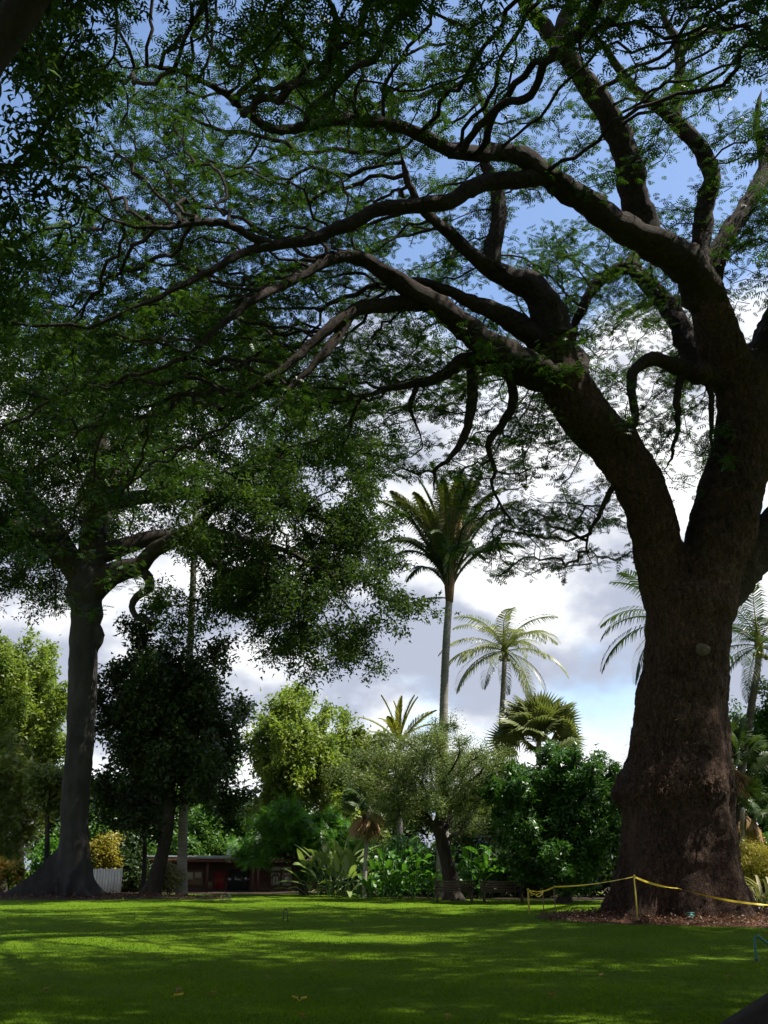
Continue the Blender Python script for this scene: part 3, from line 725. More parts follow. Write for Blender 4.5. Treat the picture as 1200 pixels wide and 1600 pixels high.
# the sunward side of the canopy, added out of view to shade lawn and limbs
def samp_sun():
    while True:
        x = q.uniform(8, 31); y = q.uniform(12, 37); r_ = math.hypot(x - CC[0] - 3, y - CC[1])
        if r_ > 22: continue
        z = 25.5 - 0.012 * r_ * r_ - abs(q.normal()) * 1.6
        px_, py_ = pix((x, y, z))
        if -20 < px_ < 1230 and py_ > -30: continue
        if gapf((x, y, z), 1.55, 81) < -0.25: continue
        w_ = np.array([x - 10.4, y - 30.4, z - 1.6]); sd_ = np.array(sun_dir)
        if np.linalg.norm(w_ - sd_ * np.dot(w_, sd_)) < 2.7: continue  # opening left along the sun ray to light the trunk foot
        return np.array([x, y, z])
A4 = clumps(q, 500, 6, samp_sun, (0.7, 0.7, 0.3))
def samp_left2():
    return at(q.uniform(20, 460), q.uniform(370, 640), q.uniform(25, 31))
A5 = clumps(q, 110, 9, samp_left2, (0.7, 0.7, 0.3))
# canopy added above the view to shade the lawn in front
def samp_front():
    while True:
        y = q.uniform(9.5, 19.5); x = q.uniform(-7, 11); z = max(1.6 + 1.17 * y, 15.5) + q.uniform(0, 2.2)
        if z < 25.5 and gapf((x, y, z), 1.4, 83) > -0.35: return np.array([x, y, z])
A6 = clumps(q, 170, 7, samp_front, (0.6, 0.6, 0.25))
A = np.concatenate([A1, A2, A3, A4, A5, A6])
P, par = colonize(pos, par, A, 0.45, 6.0, 0.5, 90, (0, 0, 0.05), 0.28, 21, 30000)
r, cnt, kids = radii(par, 0.016, 0.8, rad, len(rad))
branch_parts(bigt, P, par, r, len(rad), M['bark_limb'], 0.085, 5, 8, 5)
pts, dr = tip_points(P, par, r, cnt, q, 88000, 0.036, (0.22, 0.22, 0.09), len(rad))
crown_part(bigt, pts, TM['pinnate'], q, M['leaf_big'], (0.85, 1.4), 0.35)
k_ = q.choice(len(A4), 17000); crown_part(bigt, A4[k_] + q.normal(size=(17000, 3)) * np.array([0.3, 0.3, 0.15]), TM['feather'], q, M['leaf_big'], (1.0, 1.6), 0.3)
k_ = q.choice(len(A6), 7000); crown_part(bigt, A6[k_] + q.normal(size=(7000, 3)) * np.array([0.3, 0.3, 0.15]), TM['feather'], q, M['leaf_big'], (0.8, 1.3), 0.3)
print('bigtree nodes', len(P), 'crown quads', len(pts) * 9)
# ------------------------------------------------------------------ the buttressed tree on the left
kap = thing('buttressed_tree', (KAP[0], KAP[1], float(gz(*KAP))), 'tall grey tree with flaring buttress roots and a broad dark leafy crown', 'tree')
rows = [(1400, 88, 150), (1370, 90, 145), (1330, 92, 140), (1290, 95, 138), (1250, 96, 139), (1150, 104, 147), (1050, 107, 152), (985, 110, 153), (965, 110, 160), (945, 110, 158), (925, 104, 163), (905, 112, 165), (880, 118, 160)]
P = np.array([at((l + r_) / 2, y, KAP[1]) for y, l, r_ in rows]); W = np.array([(r_ - l) / 2 * mpp(120, y, KAP[1]) for y, l, r_ in rows])
P[0, 2] = gz(*KAP) - 0.3
C, R = spline(P, W, 0.25)
tb = MB(); tb.tube(C, R, 28, 0.015, True, 3)
zb = float(gz(*KAP))
for a_, L_, H_, w_ in ((3.22, 3.1, 3.2, 0.20), (-0.12, 0.85, 2.2, 0.18), (4.0, 1.4, 1.6, 0.15), (4.75, 1.1, 1.3, 0.14), (5.4, 0.95, 1.7, 0.15), (1.25, 1.6, 2.4, 0.2), (2.2, 2.2, 3.0, 0.2)):
    d = np.array([math.cos(a_), math.sin(a_), 0]); sN = np.array([-d[1], d[0], 0]); k = 12; V = []
    for i in range(k + 1):
        t = i / k; rad_ = 0.35 + (L_ + 0.55) * t; h_ = H_ * (1 - t) ** 1.75 + 0.10; wid = w_ * (1 - 0.45 * t)
        bend = sN * 0.25 * math.sin(t * 2.2 + a_)
        c_ = np.array([P[1, 0], P[1, 1], 0]) + d * rad_ + bend * t
        g_ = float(gz(c_[0], c_[1]))
        for (s_, zz_) in ((-1.25, -0.3), (-0.9, h_ * 0.35), (-0.35, h_ * 0.85), (0.0, h_), (0.35, h_ * 0.85), (0.9, h_ * 0.35), (1.25, -0.3)):
            V.append(c_ + sN * wid * s_ * (1 - 0.0 * t) + np.array([0, 0, g_ + zz_]))
    Qs = [[i * 7 + j, i * 7 + (j + 1) % 7, (i + 1) * 7 + (j + 1) % 7, (i + 1) * 7 + j] for i in range(k) for j in range(7)]
    Ts = [[0, j + 1, j] for j in range(1, 6)] + [[k * 7, k * 7 + j, k * 7 + j + 1] for j in range(1, 6)]
    tb.add(np.array(V), [q4[::-1] for q4 in Qs], [t3[::-1] for t3 in Ts])
kn = at(101, 928, KAP[1]); tb.tube([kn + np.array(v_) for v_ in ([.8, 0, -.5], [.4, 0, -.1], [.12, 0, .1], [-.02, 0, .12])], [0.5, 0.36, 0.24, 0.12], 12)
kn = at(160, 995, KAP[1]); tb.tube([kn + np.array(v_) for v_ in ([-.7, 0, .9], [-.35, 0, .4], [-.18, 0, .05], [-.25, 0, -.35], [-.5, 0, -.8])], [0.2, 0.32, 0.33, 0.30, 0.2], 12)
tr = tb.obj('trunk', M['bark_grey'], kap, True)
rm = tr.modifiers.new('remesh', 'REMESH'); rm.mode = 'VOXEL'; rm.voxel_size = 0.085
sm = tr.modifiers.new('smooth', 'SMOOTH'); sm.iterations = 3; sm.factor = 0.5
tx = bpy.data.textures.new('bark_grey', 'CLOUDS'); tx.noise_scale = 0.7; tx.noise_depth = 2
dm = tr.modifiers.new('bark', 'DISPLACE'); dm.texture = tx; dm.strength = 0.12; dm.texture_coords = 'LOCAL'
dg = bpy.context.evaluated_depsgraph_get(); dg.update()
nm_ = bpy.data.meshes.new_from_object(tr.evaluated_get(dg)); tr.modifiers.clear(); tr.data = nm_
nm_.polygons.foreach_set('use_smooth', np.ones(len(nm_.polygons), bool))
if not nm_.materials: nm_.materials.append(M['bark_grey'])
K = KAP[1]
LIMBS = [
    [(138, 930, K, 50), (142, 880, K, 44), (146, 820, K, 38), (152, 750, K, 32), (155, 690, K, 26), (150, 620, K, 20), (160, 560, K, 14), (150, 500, K, 9)],
    [(140, 930, K, 40), (168, 902, K - .3, 38), (196, 890, K - .6, 34), (218, 884, K - .9, 28), (238, 862, K - 1.2, 25), (262, 848, K - 1.5, 23), (300, 828, K - 2, 20), (345, 835, K - 2.6, 16), (400, 850, K - 3.2, 12), (450, 862, K - 3.8, 8), (520, 900, K - 4.5, 5)],
    [(300, 830, K - 2, 17), (335, 790, K - 2.5, 15), (370, 745, K - 3, 12), (410, 712, K - 3.5, 9), (470, 700, K - 4, 6)],
    [(205, 888, K - .7, 17), (228, 898, K - .9, 16), (234, 918, K - 1, 14), (214, 932, K - 1.1, 13), (206, 948, K - 1.1, 10), (215, 965, K - 1.2, 9), (240, 974, K - 1.2, 6)],
    [(150, 868, K, 34), (200, 852, K + .5, 28), (250, 838, K + 1, 22), (300, 850, K + 1.8, 18), (350, 890, K + 2.5, 13), (420, 905, K + 3.2, 9), (500, 940, K + 4, 5)],
    [(152, 790, K, 26), (210, 778, K - .5, 24), (280, 772, K - 1, 20), (330, 770, K - 1.5, 16), (400, 785, K - 2, 12), (480, 800, K - 2.6, 8), (550, 840, K - 3, 5)],
    [(128, 905, K, 42), (100, 868, K - .4, 36), (62, 842, K - 1, 28), (20, 820, K - 1.6, 22), (-40, 790, K - 2.4, 14), (-110, 760, K - 3.2, 8)],
    [(118, 880, K, 30), (80, 820, K + .5, 26), (40, 770, K + 1, 22), (0, 735, K + 1.5, 16), (-60, 690, K + 2, 10)],
    [(155, 720, K, 20), (220, 680, K - 1, 17), (290, 640, K - 2, 13), (370, 610, K - 3, 9), (440, 600, K - 4, 5)],
    [(150, 700, K, 18), (90, 650, K - 1.2, 15), (30, 600, K - 2.2, 11), (-30, 560, K - 3, 6)],
    [(150, 840, K, 30), (170, 770, K + 3, 24), (200, 700, K + 6, 16), (240, 640, K + 9, 8)],
    [(140, 840, K, 30), (150, 800, K - 3, 24), (190, 760, K - 6, 16), (220, 720, K - 9, 8)],
]
TRACED = [px_limb(r_) for r_ in LIMBS]
for k_, (Pp, Ww) in enumerate(TRACED):
    C, R = spline(Pp, Ww, 0.3); b = MB(); b.tube(C, R, 12, 0.05, True, k_ + 50); b.obj('limb', M['bark_dark'], kap, True)
pos, par, rad, own = limb_nodes(TRACED, 0.6)
q = np.random.default_rng(33)
KC = at(235, 760, K); 
def samp_k():
    while True:
        d = q.normal(size=3); d /= np.linalg.norm(d); t = q.uniform(0.12, 1) ** (1 / 3)
        p = KC + d * np.array([13.6, 11.5, 10.5]) * t * (1 + 0.10 * math.sin(4 * math.atan2(d[1], d[0])) + 0.08 * math.sin(7 * d[2] + d[0] * 5))
        low = 11.5 + 8.5 * math.exp(-((p[0] + 13.3) / 5.2) ** 2) + (2.0 if p[0] < -15 else 0)
        if p[2] > low and gapf(p, 1.6, 79) > -0.4: return p
A = clumps(q, 330, 11, samp_k, (0.7, 0.7, 0.45))
def samp_k2():
    a_, b_ = [(560, 990), (600, 960), (520, 1030), (470, 990), (430, 960), (560, 880), (560, 800), (540, 720), (500, 900), (380, 930), (330, 950)][q.integers(11)]
    return at(a_ + q.normal() * 22, b_ + q.normal() * 20, q.uniform(K - 6, K + 3))
A = np.concatenate([A, clumps(q, 60, 9, samp_k2, (0.7, 0.7, 0.4))])
P, par = colonize(pos, par, A, 0.6, 7.0, 0.6, 70, (0, 0, 0.02), 0.25, 33, 20000)
r, cnt, kids = radii(par, 0.014, 0.5, rad, len(rad))
branch_parts(kap, P, par, r, len(rad), M['bark_dark'], 0.075, 4, 7, 5)
pts, dr = tip_points(P, par, r, cnt, q, 40000, 0.04, (0.34, 0.34, 0.26), len(rad))
crown_part(kap, pts, TM['kapok'], q, M['leaf_kapok'], (0.8, 1.3), 0.6)
print('kapok nodes', len(P), len(pts) * 6)

# ------------------------------------------------------------------ the two trees beside the viewer
nl = thing('overhanging_tree', (-8.6, 9.0, float(gz(-8.6, 9.0))), 'shadowy tree whose dark leafy boughs overhang the lawn beside a black leaning limb', 'tree')
lim = [(np.array([[-8.6, 9, -0.2], [-8.3, 9, 3], [-7.6, 9, 5.5], [-6.6, 9, 7.6]]), np.array([.5, .38, .34, .3]))]
top = [at(-90, 200, 7.6), at(-35, 110, 7.6), at(8, 50, 7.6), at(50, -8, 7.6), at(110, -110, 7.6), at(170, -260, 7.8)]
lim.append((np.array([[-7.1, 8.7, 6.2]] + [list(p) for p in top]), np.array([.3, .24, .20, .18, .165, .13, .07])))
lim.append((np.array([[-7.4, 9, 6.0], list(at(-160, 240, 11)), list(at(-60, 250, 12)), list(at(20, 260, 12.5)), list(at(70, 240, 13))]), np.array([.12, .09, .06, .04, .02])))
for k_, (Pp, Ww) in enumerate(lim):
    C, R = spline(Pp, Ww, 0.2); b = MB(); b.tube(C, R, 16, 0.05, True, k_ + 80); b.obj('trunk' if k_ == 0 else 'limb', M['bark_shaded'], nl, True)
pos, par, rad, own = limb_nodes(lim, 0.3)
q = np.random.default_rng(44)
def samp_n():
    while True:
        a_ = q.uniform(-420, 290); b_ = q.uniform(-380, 470)
        lim_ = 285 - 1.35 * max(0, b_ - 20) if b_ < 130 else 140 - 0.28 * (b_ - 130)
        if a_ < lim_ - 15: return at(a_, b_, q.uniform(9.2, 14.5))
def samp_nb():
    return np.array([q.uniform(-17, -5.5), q.uniform(-9, 9), q.uniform(6.5, 12)])  # unseen crown added beside and behind the viewer to block skylight
A = np.concatenate([clumps(q, 230, 7, samp_n, (0.3, 0.3, 0.2)), clumps(q, 120, 5, samp_nb, (0.5, 0.5, 0.3))])
P, par = colonize(pos, par, A, 0.3, 4.0, 0.3, 120, (0, 0, 0), 0.25, 44, 14000)
r, cnt, kids = radii(par, 0.006, 0.3, rad, len(rad))
branch_parts(nl, P, par, r, len(rad), M['bark_dark'], 0.03, 4, 7, 5)
pts, dr = tip_points(P, par, r, cnt, q, 9300, 0.03, (0.20, 0.20, 0.16), len(rad))
crown_part(nl, pts, TM['near'], q, M['leaf_near'], (0.8, 1.2), 0.6, tri=False)

nr = thing('shade_tree', (5.9, 11.0, float(gz(5.9, 11.0))), 'dark sloping root flare of the shade tree at the edge of the lawn', 'tree')
tb = MB(); zs = np.linspace(-0.3, 9.5, 40); nb = 40; tht = np.linspace(0, 2 * np.pi, nb, endpoint=False)
V = []
for z in zs:
    zz = max(z, 0); lobv = 0.5 + 0.5 * np.cos(3 * (tht - math.pi * 1.03))
    rr = 0.8 - 0.02 * zz + np.exp(-zz / 0.85) * (0.55 + 1.75 * lobv ** 3)
    V.append(np.stack([5.9 + 0.12 * zz * 0.4 + rr * np.cos(tht), 11 + rr * np.sin(tht) * 0.9, np.full(nb, z + float(gz(5.9, 11)))], 1))
V = np.array(V).reshape(-1, 3); i = np.arange(39)[:, None] * nb; j = np.arange(nb)[None]; k = (j + 1) % nb
tb.add(V, np.stack([i + j, i + k, i + nb + k, i + nb + j], -1).reshape(-1, 4)); tb.obj('trunk', M['bark_shaded'], nr, True)
q = np.random.default_rng(55)
lim = [(np.array([[5.9, 11, 0], [6.0, 11, 4], [6.35, 11, 9.3]]), np.array([.7, .65, .55])), (np.array([[6.3, 11, 9], [8.0, 9, 12], [10, 7, 14], [12, 5, 15.5]]), np.array([.45, .35, .22, .1])),
       (np.array([[6.3, 11, 9], [7.6, 11.5, 12.5], [9.5, 10.5, 15], [12, 10, 17]]), np.array([.4, .3, .2, .1])), (np.array([[6.3, 11, 8.8], [5.6, 8.5, 12], [5.2, 6, 14.5], [4, 2, 15.0], [1, -4, 15.0], [-2, -9, 14]]), np.array([.4, .3, .22, .18, .13, .07]))]
for k_, (Pp, Ww) in enumerate(lim[1:]):
    C, R = spline(Pp, Ww, 0.3); b = MB(); b.tube(C, R, 12, 0.05, True, k_ + 90); b.obj('limb', M['bark_dark'], nr, True)
pos, par, rad, own = limb_nodes(lim, 0.5)
def samp_r():
    while True:
        p = np.array([q.uniform(-8, 19), q.uniform(-14, 12.5), 14.5 + q.normal() * 1.6])  # crown shaped to spread unseen over and behind the viewer, blocking skylight
        if p[2] < 10.5: continue
        if gapf(p, 1.5, 80) < -0.55: continue
        if p[1] > 2 and (p[2] - EYE) / p[1] < 1.25 and p[0] < 0.62 * p[1] + 1.0: continue
        return p
A = clumps(q, 330, 7, samp_r, (0.6, 0.6, 0.3))
P, par = colonize(pos, par, A, 0.55, 6, 0.55, 90, (0, 0, 0), 0.25, 55, 9000)
r, cnt, kids = radii(par, 0.012, 0.5, rad, len(rad))
branch_parts(nr, P, par, r, len(rad), M['bark_dark'], 0.07, 4, 7, 5)
pts, dr = tip_points(P, par, r, cnt, q, 20000, 0.04, (0.4, 0.4, 0.25), len(rad))
crown_part(nr, pts, TM['broad_big'], q, M['leaf_near'], (0.8, 1.3), 0.5)
# ------------------------------------------------------------------ palms
def frond_mesh(name, L, a0, a1, nl, ll, lw, mat, beta=1.0, droop=0.5, q=None, rach=0.035, start=0.12, vee=0.3, fold=0.0, power=1.0):
    """one pinnate frond rising along +X: rachis from elevation a0 to a1, with paired hanging leaflets"""
    q = q or np.random.default_rng(1)
    m = 16; t = np.linspace(0, 1, m); el = a0 + (a1 - a0) * t ** power
    d = np.stack([np.cos(el), 0 * el, np.sin(el)], 1); P = np.concatenate([[[0, 0, 0]], np.cumsum(d[:-1] * L / (m - 1), 0)])
    b = MB(); b.tube(P, np.linspace(rach, rach * 0.18, m), 5, 0, False)
    for i in range(nl):
        s = start + (1 - start) * (i + q.uniform(-.3, .3)) / nl; s = min(max(s, 0.02), 0.995)
        p = np.array([np.interp(s, t, P[:, k]) for k in range(3)]); T = norm(np.array([np.interp(s, t, d[:, k]) for k in range(3)]))
        Nn = np.array([-T[2], 0, T[0]])
        env = (math.sin(math.pi * min(1, (s - start) / (1 - start) * 0.85 + 0.12)) ** 0.7)
        for sd_ in (-1, 1):
            be = beta * (1.05 - 0.55 * s) + q.normal() * 0.07
            dr = T * math.cos(be) + np.array([0, sd_, 0]) * math.sin(be) + Nn * vee
            dr = norm(dr); l = ll * env * q.uniform(0.85, 1.1)
            p1 = p + dr * l * 0.5; p2 = p1 + norm(dr + np.array([0, 0, -droop * 1.6])) * l * 0.5
            p1 = p1 - np.array([0, 0, droop * l * 0.10])
            wv = norm(np.cross(dr, Nn) * 0.8 + Nn * 0.5 * sd_) * lw
            b.add([p - wv * 0.5, p + wv * 0.5, p1 + wv, p1 - wv, p2], [[0, 1, 2, 3]], [[3, 2, 4]])
    return b.mesh(name, mat)
def fan_mesh(name, pet, R_, nseg, mat, droop=0.4, span=4.2, q=None):
    """one fan leaf on a stalk along +X, its pleated blades splitting and drooping at the tips"""
    q = q or np.random.default_rng(1); b = MB()
    P = np.array([[t * pet, 0, -0.15 * pet * t * t] for t in np.linspace(0, 1, 6)]); b.tube(P, np.linspace(0.025, 0.015, 6), 5, 0, False)
    c = P[-1]
    for i in range(nseg):
        a_ = -span / 2 + span * (i + 0.5) / nseg; h_ = span / nseg * 0.5
        r_ = R_ * (1 - 0.18 * (a_ / (span / 2)) ** 2) * q.uniform(0.93, 1.05); rm_ = r_ * 0.62
        def pt(ang, r, z): return c + np.array([math.cos(ang) * r, math.sin(ang) * r, z])
        tip = pt(a_, r_, -droop * r_ * q.uniform(0.4, 1.0))
        b.add([c, pt(a_ - h_, rm_, -0.05 * r_), pt(a_, rm_, 0.03 * r_), pt(a_ + h_, rm_, -0.05 * r_), tip], None, [[0, 1, 2], [0, 2, 3], [1, 4, 2], [2, 4, 3]])
    return b.mesh(name, mat)
def palm_trunk(root, P, R, mat, n=14, ring=0.035, gap=0.22):
    C, Rr = spline(np.array(P), np.array(R), gap / 2)
    Rr = Rr * (1 + ring * np.where(np.arange(len(C)) % 2 == 0, 1, -1))
    b = MB(); b.tube(C, Rr, n, 0.01, True, 1); return b.obj('trunk', mat, root, True)
def set_fronds(root, top, specs, q, name='frond', roll=0.15):
    """specs: (mesh, azimuth, tilt, scale)"""
    o_ = org(root)
    for me, az, tl, sc_ in specs:
        f = link(name, me, root, tuple(np.array(top) - o_))
        f.rotation_euler = Euler((q.normal() * roll, -tl, az), 'XYZ'); f.scale = (sc_,) * 3
fq = np.random.default_rng(8)
M['frond_mid'] = leaf_mat('frond_mid', (0.075, 0.095, 0.028), (0.22, 0.19, 0.07), 0.3, rough=0.45, gloss=0.3, patch=0.9)
COCO = [frond_mesh('frond', 4.2, 1.25, -0.3, 44, 1.1, 0.028, M['frond'], beta=1.25, droop=0.8, q=fq), frond_mesh('frond', 4.4, 0.75, -0.9, 44, 1.2, 0.028, M['frond'], beta=1.3, droop=1.0, q=fq), frond_mesh('frond', 4.3, 0.25, -1.2, 44, 1.2, 0.028, M['frond'], beta=1.3, droop=1.1, q=fq), frond_mesh('frond', 3.9, -0.25, -1.45, 50, 0.9, 0.024, M['frond'], beta=1.3, droop=1.2, q=fq)]
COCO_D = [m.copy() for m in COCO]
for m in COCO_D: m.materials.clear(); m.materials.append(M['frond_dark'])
def coconut(name, label, base, P, R, meshes, sc_=1.0, seed=1, nf=22, group=None, az0=0.0, tmat='palm_trunk'):
    q = np.random.default_rng(seed); root = thing(name, base, label, 'palm', group)
    palm_trunk(root, P, R, M[tmat])
    sp = []
    for i in range(nf):
        k = min(3, int(i / nf * 4)); sp.append((meshes[k], az0 + i * 2.399 + q.normal() * 0.15, q.normal() * 0.10, sc_ * q.uniform(0.88, 1.1)))
    set_fronds(root, P[-1], sp, q)
    b = MB(); tp = np.array(P[-1])
    b.tube([tp + np.array([0, 0, -0.35]), tp + np.array([0, 0, 0.05]), tp + np.array([0, 0, 0.9]), tp + np.array([0.02, 0, 1.7])], [R[-1] * 1.3, R[-1] * 1.7, 0.07, 0.015], 8)
    b.obj('crownshaft', M['frond_gold'], root, True)
    for i in range(5):
        a_ = q.uniform(0, 6.28); c_ = tp + np.array([math.cos(a_) * 0.3, math.sin(a_) * 0.3, -0.35 - q.uniform(0, 0.2)])
        nb_ = MB(); nb_.tube([c_ + np.array([0, 0, z_]) for z_ in (0.15, 0.08, 0, -0.08, -0.13)], [0.02, 0.09, 0.12, 0.09, 0.02], 8); nb_.obj('coconut', M['frond_gold'], root, True)
    return root
# slender coconut palm between the tall palm and the fan palm
Yc = 60.0; g = gat(782, Yc)
coconut('coconut_palm', 'slender coconut palm with arching fronds against the grey clouds', g, [g + np.array([0, 0, -.2]), at(782, 1250, Yc), at(783, 1150, Yc), at(787, 1060, Yc), at(789, 1018, Yc)], [0.24, 0.19, 0.17, 0.15, 0.14], COCO, 0.98, 3, 24, None, 0.4)
# palms half hidden behind the great trunk
Yc = 50.0; g = gat(1062, Yc)
coconut('coconut_palm', 'palm whose drooping fronds reach out behind the massive forked trunk', g, [g + np.array([0, 0, -.2]), at(1060, 1250, Yc), at(1055, 1080, Yc), at(1048, 975, Yc)], [0.25, 0.19, 0.16, 0.14], COCO_D, 1.0, 6, 20, None, 2.9, 'palm_trunk_shaded')
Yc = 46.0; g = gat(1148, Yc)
coconut('coconut_palm', 'leaning palm with a thin curved trunk between massive trunk and leafy tree', g, [g + np.array([0, 0, -.2]), at(1155, 1240, Yc), at(1170, 1130, Yc), at(1183, 1050, Yc), at(1186, 1010, Yc)], [0.26, 0.2, 0.17, 0.15, 0.13], COCO_D, 0.85, 9, 20, None, 1.1, 'palm_trunk_shaded')
# short gold-green palm
Yc = 64.0; g = gat(626, Yc); q = np.random.default_rng(4)
gp = thing('golden_palm', g, 'short golden green palm with stiff upright fronds above the grey leaved tree', 'palm')
top = at(624, 1165, Yc)
palm_trunk(gp, [g + np.array([0, 0, -.2]), g * 0.5 + top * 0.5, top], [0.22, 0.17, 0.15], M['palm_trunk'])
GM = [frond_mesh('frond', 3.4, 1.45, 1.0, 34, 0.62, 0.055, M['frond_gold'], beta=0.55, droop=0.1, q=fq), frond_mesh('frond', 3.4, 1.0, 0.15, 34, 0.62, 0.05, M['frond_gold'], beta=0.7, droop=0.3, q=fq), frond_mesh('frond', 3.0, 0.45, -0.35, 30, 0.6, 0.05, M['frond'], beta=0.8, droop=0.6, q=fq)]
set_fronds(gp, top, [(GM[0 if i < 6 else (1 if i < 12 else 2)], i * 2.399 + 0.3, q.normal() * 0.08, q.uniform(0.85, 1.1)) for i in range(17)], q)
# the tall palm with a shuttlecock crown
Yc = 56.0; g = gat(692, Yc); tp_ = thing('shuttlecock_palm', g, 'tallest palm with ringed grey trunk and upright shuttlecock crown', 'palm')
top = at(702, 935, Yc)
palm_trunk(tp_, [g + np.array([0, 0, -.2]), at(692, 1250, Yc), at(693, 1120, Yc), at(697, 1010, Yc), top], [0.42, 0.29, 0.24, 0.22, 0.20], M['palm_trunk'], 14, 0.03, 0.26)
b = MB(); c1 = at(703, 900, Yc); c2 = at(705, 865, Yc)
b.tube([top + np.array([0, 0, -.25]), top, c1, c2], [0.2, 0.26, 0.36, 0.20], 14, 0.16, True, 3); b.obj('leaf_bases', M['palm_brown'], tp_, True)
TP = [frond_mesh('frond', 6.6, 1.46, 1.0, 90, 1.15, 0.05, M['frond_dark'], beta=0.75, droop=0.55, q=fq, rach=0.085, start=0.20, power=2.0), frond_mesh('frond', 6.2, 1.32, 0.25, 90, 1.2, 0.05, M['frond_mid'], beta=0.85, droop=0.7, q=fq, rach=0.085, start=0.20, power=2.0),
      frond_mesh('frond', 5.6, 1.20, -0.75, 80, 1.1, 0.045, M['frond_dark'], beta=0.95, droop=0.9, q=fq, rach=0.085, start=0.22, power=1.6), frond_mesh('frond', 5.4, 1.38, 0.75, 46, 0.8, 0.045, M['frond_dead'], beta=0.5, droop=1.1, q=fq, rach=0.09, start=0.16, power=2.0), frond_mesh('frond', 2.9, 0.1, -0.75, 36, 0.55, 0.04, M['frond_dead'], beta=0.8, droop=0.9, q=fq, rach=0.05)]
q = np.random.default_rng(12)
set_fronds(tp_, at(702, 925, Yc), [(TP[0], i * 2.4 + 0.5, q.normal() * 0.06, q.uniform(1.0, 1.18)) for i in range(9)] + [(TP[1], i * 2.4, q.normal() * 0.10, q.uniform(1.0, 1.2)) for i in range(19)] + [(TP[2], a_, q.normal() * 0.1, q.uniform(0.85, 1.05)) for a_ in (3.2, 2.7, 3.7, 0.2, 5.2, 1.3, 2.2, 4.4, 5.9, 0.8)] + [(TP[3], a_, q.normal() * 0.1, q.uniform(0.85, 1.05)) for a_ in (0.1, 5.0, 4.2, 5.7, 3.6, 5.3, 0.6, 4.6, 4.0)], q)
set_fronds(tp_, top, [(TP[4], 3.3, 0, 1.0)], q, 'dead_frond')
# fan palms
FAN = [fan_mesh('fan_leaf', 1.3, 1.15, 30, M['frond'], 0.35, 4.4, fq), fan_mesh('fan_leaf', 1.2, 1.15, 30, M['frond'], 0.6, 4.4, fq)]
FAN_D = [fan_mesh('fan_leaf', 1.0, 0.9, 24, M['frond_dark'], 0.45, 4.2, fq), fan_mesh('fan_leaf', 0.55, 1.25, 14, M['frond_dead'], 0.25, 1.5, fq)]
def fan_palm(label, px, Y, top_py, meshes, n, sc_, seed, tr_r=0.17, dead=0, group=None, lean=0):
    q = np.random.default_rng(seed); g = gat(px, Y); root = thing('fan_palm', g, label, 'palm', group); top = at(px + lean, top_py, Y)
    palm_trunk(root, [g + np.array([0, 0, -.2]), g * 0.5 + top * 0.5, top], [tr_r * 1.2, tr_r, tr_r * 0.9], M['palm_trunk'])
    set_fronds(root, top, [(meshes[0], i * 2.399 + seed, 1.45 - 1.5 * i / n + q.normal() * 0.1, sc_ * q.uniform(0.9, 1.1)) for i in range(n)], q, 'fan_leaf', 0.75)
    if dead: set_fronds(root, top, [(FAN_D[1], i * 2.399, -1.15 + q.normal() * 0.22, sc_ * q.uniform(0.7, 1.3)) for i in range(dead)], q, 'dead_leaf', 0.8)
    return root
fan_palm('fan palm with a dense round head showing above the glossy leaved tree', 842, 58, 1158, FAN, 40, 1.15, 2)
fan_palm('thin trunked fan palm wearing a skirt of dead brown leaves', 568, 55, 1258, FAN_D, 22, 0.9, 5, 0.11, 14, None, 8)
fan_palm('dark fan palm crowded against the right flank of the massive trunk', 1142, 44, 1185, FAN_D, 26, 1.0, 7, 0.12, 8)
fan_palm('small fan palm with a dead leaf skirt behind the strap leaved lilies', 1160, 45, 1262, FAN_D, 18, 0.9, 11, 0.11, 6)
# grey palm trunk rising into the dark crowns
Yc = 60; g = gat(284, Yc); rp = thing('royal_palm', g, 'smooth pale grey palm trunk standing before the low building', 'palm')
top = at(305, 800, Yc)
palm_trunk(rp, [g + np.array([0, 0, -.2]), at(285, 1330, Yc), at(290, 1150, Yc), at(300, 950, Yc), top], [0.36, 0.27, 0.24, 0.20, 0.16], M['palm_trunk'], 14, 0.02, 0.3)
q = np.random.default_rng(3)
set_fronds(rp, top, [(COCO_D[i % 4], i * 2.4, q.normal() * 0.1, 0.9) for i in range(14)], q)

# ------------------------------------------------------------------ trees and shrubs round the lawn
def ptree(name, label, px, Y, x0, x1, ytop, ybot, trunk_r, mb, ml, tm, sprays, seed, depth=None, cat='tree', bpx=None, **k):
    cx = (x0 + x1) / 2; cy = (ytop + ybot) / 2
    c = at(cx, cy, Y); t = at(cx, ytop, Y); bo = at(cx, ybot, Y); rx = (at(x1, cy, Y)[0] - at(x0, cy, Y)[0]) / 2
    rz = (t[2] - bo[2]) / 2; g = gat(px, Y)
    return simple_tree(name, label, cat, g, t[2], c, (rx * 0.9, (depth or rx) * 0.9, rz * 0.9), trunk_r, mb, ml, tm=TM[tm], sprays=sprays, seed=seed, **k)
BD, BG = M['bark_dark'], M['bark_grey']
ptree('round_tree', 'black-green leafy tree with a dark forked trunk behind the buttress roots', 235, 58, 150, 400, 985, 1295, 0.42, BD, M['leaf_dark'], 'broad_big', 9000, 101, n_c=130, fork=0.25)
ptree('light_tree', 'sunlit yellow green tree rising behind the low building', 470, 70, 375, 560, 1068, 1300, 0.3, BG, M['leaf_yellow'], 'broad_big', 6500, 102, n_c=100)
ptree('olive_tree', 'rounded olive green tree beside the sunlit yellow green tree', 560, 74, 495, 640, 1140, 1330, 0.25, BD, M['leaf_olive'], 'broad_big', 4500, 103, n_c=70)
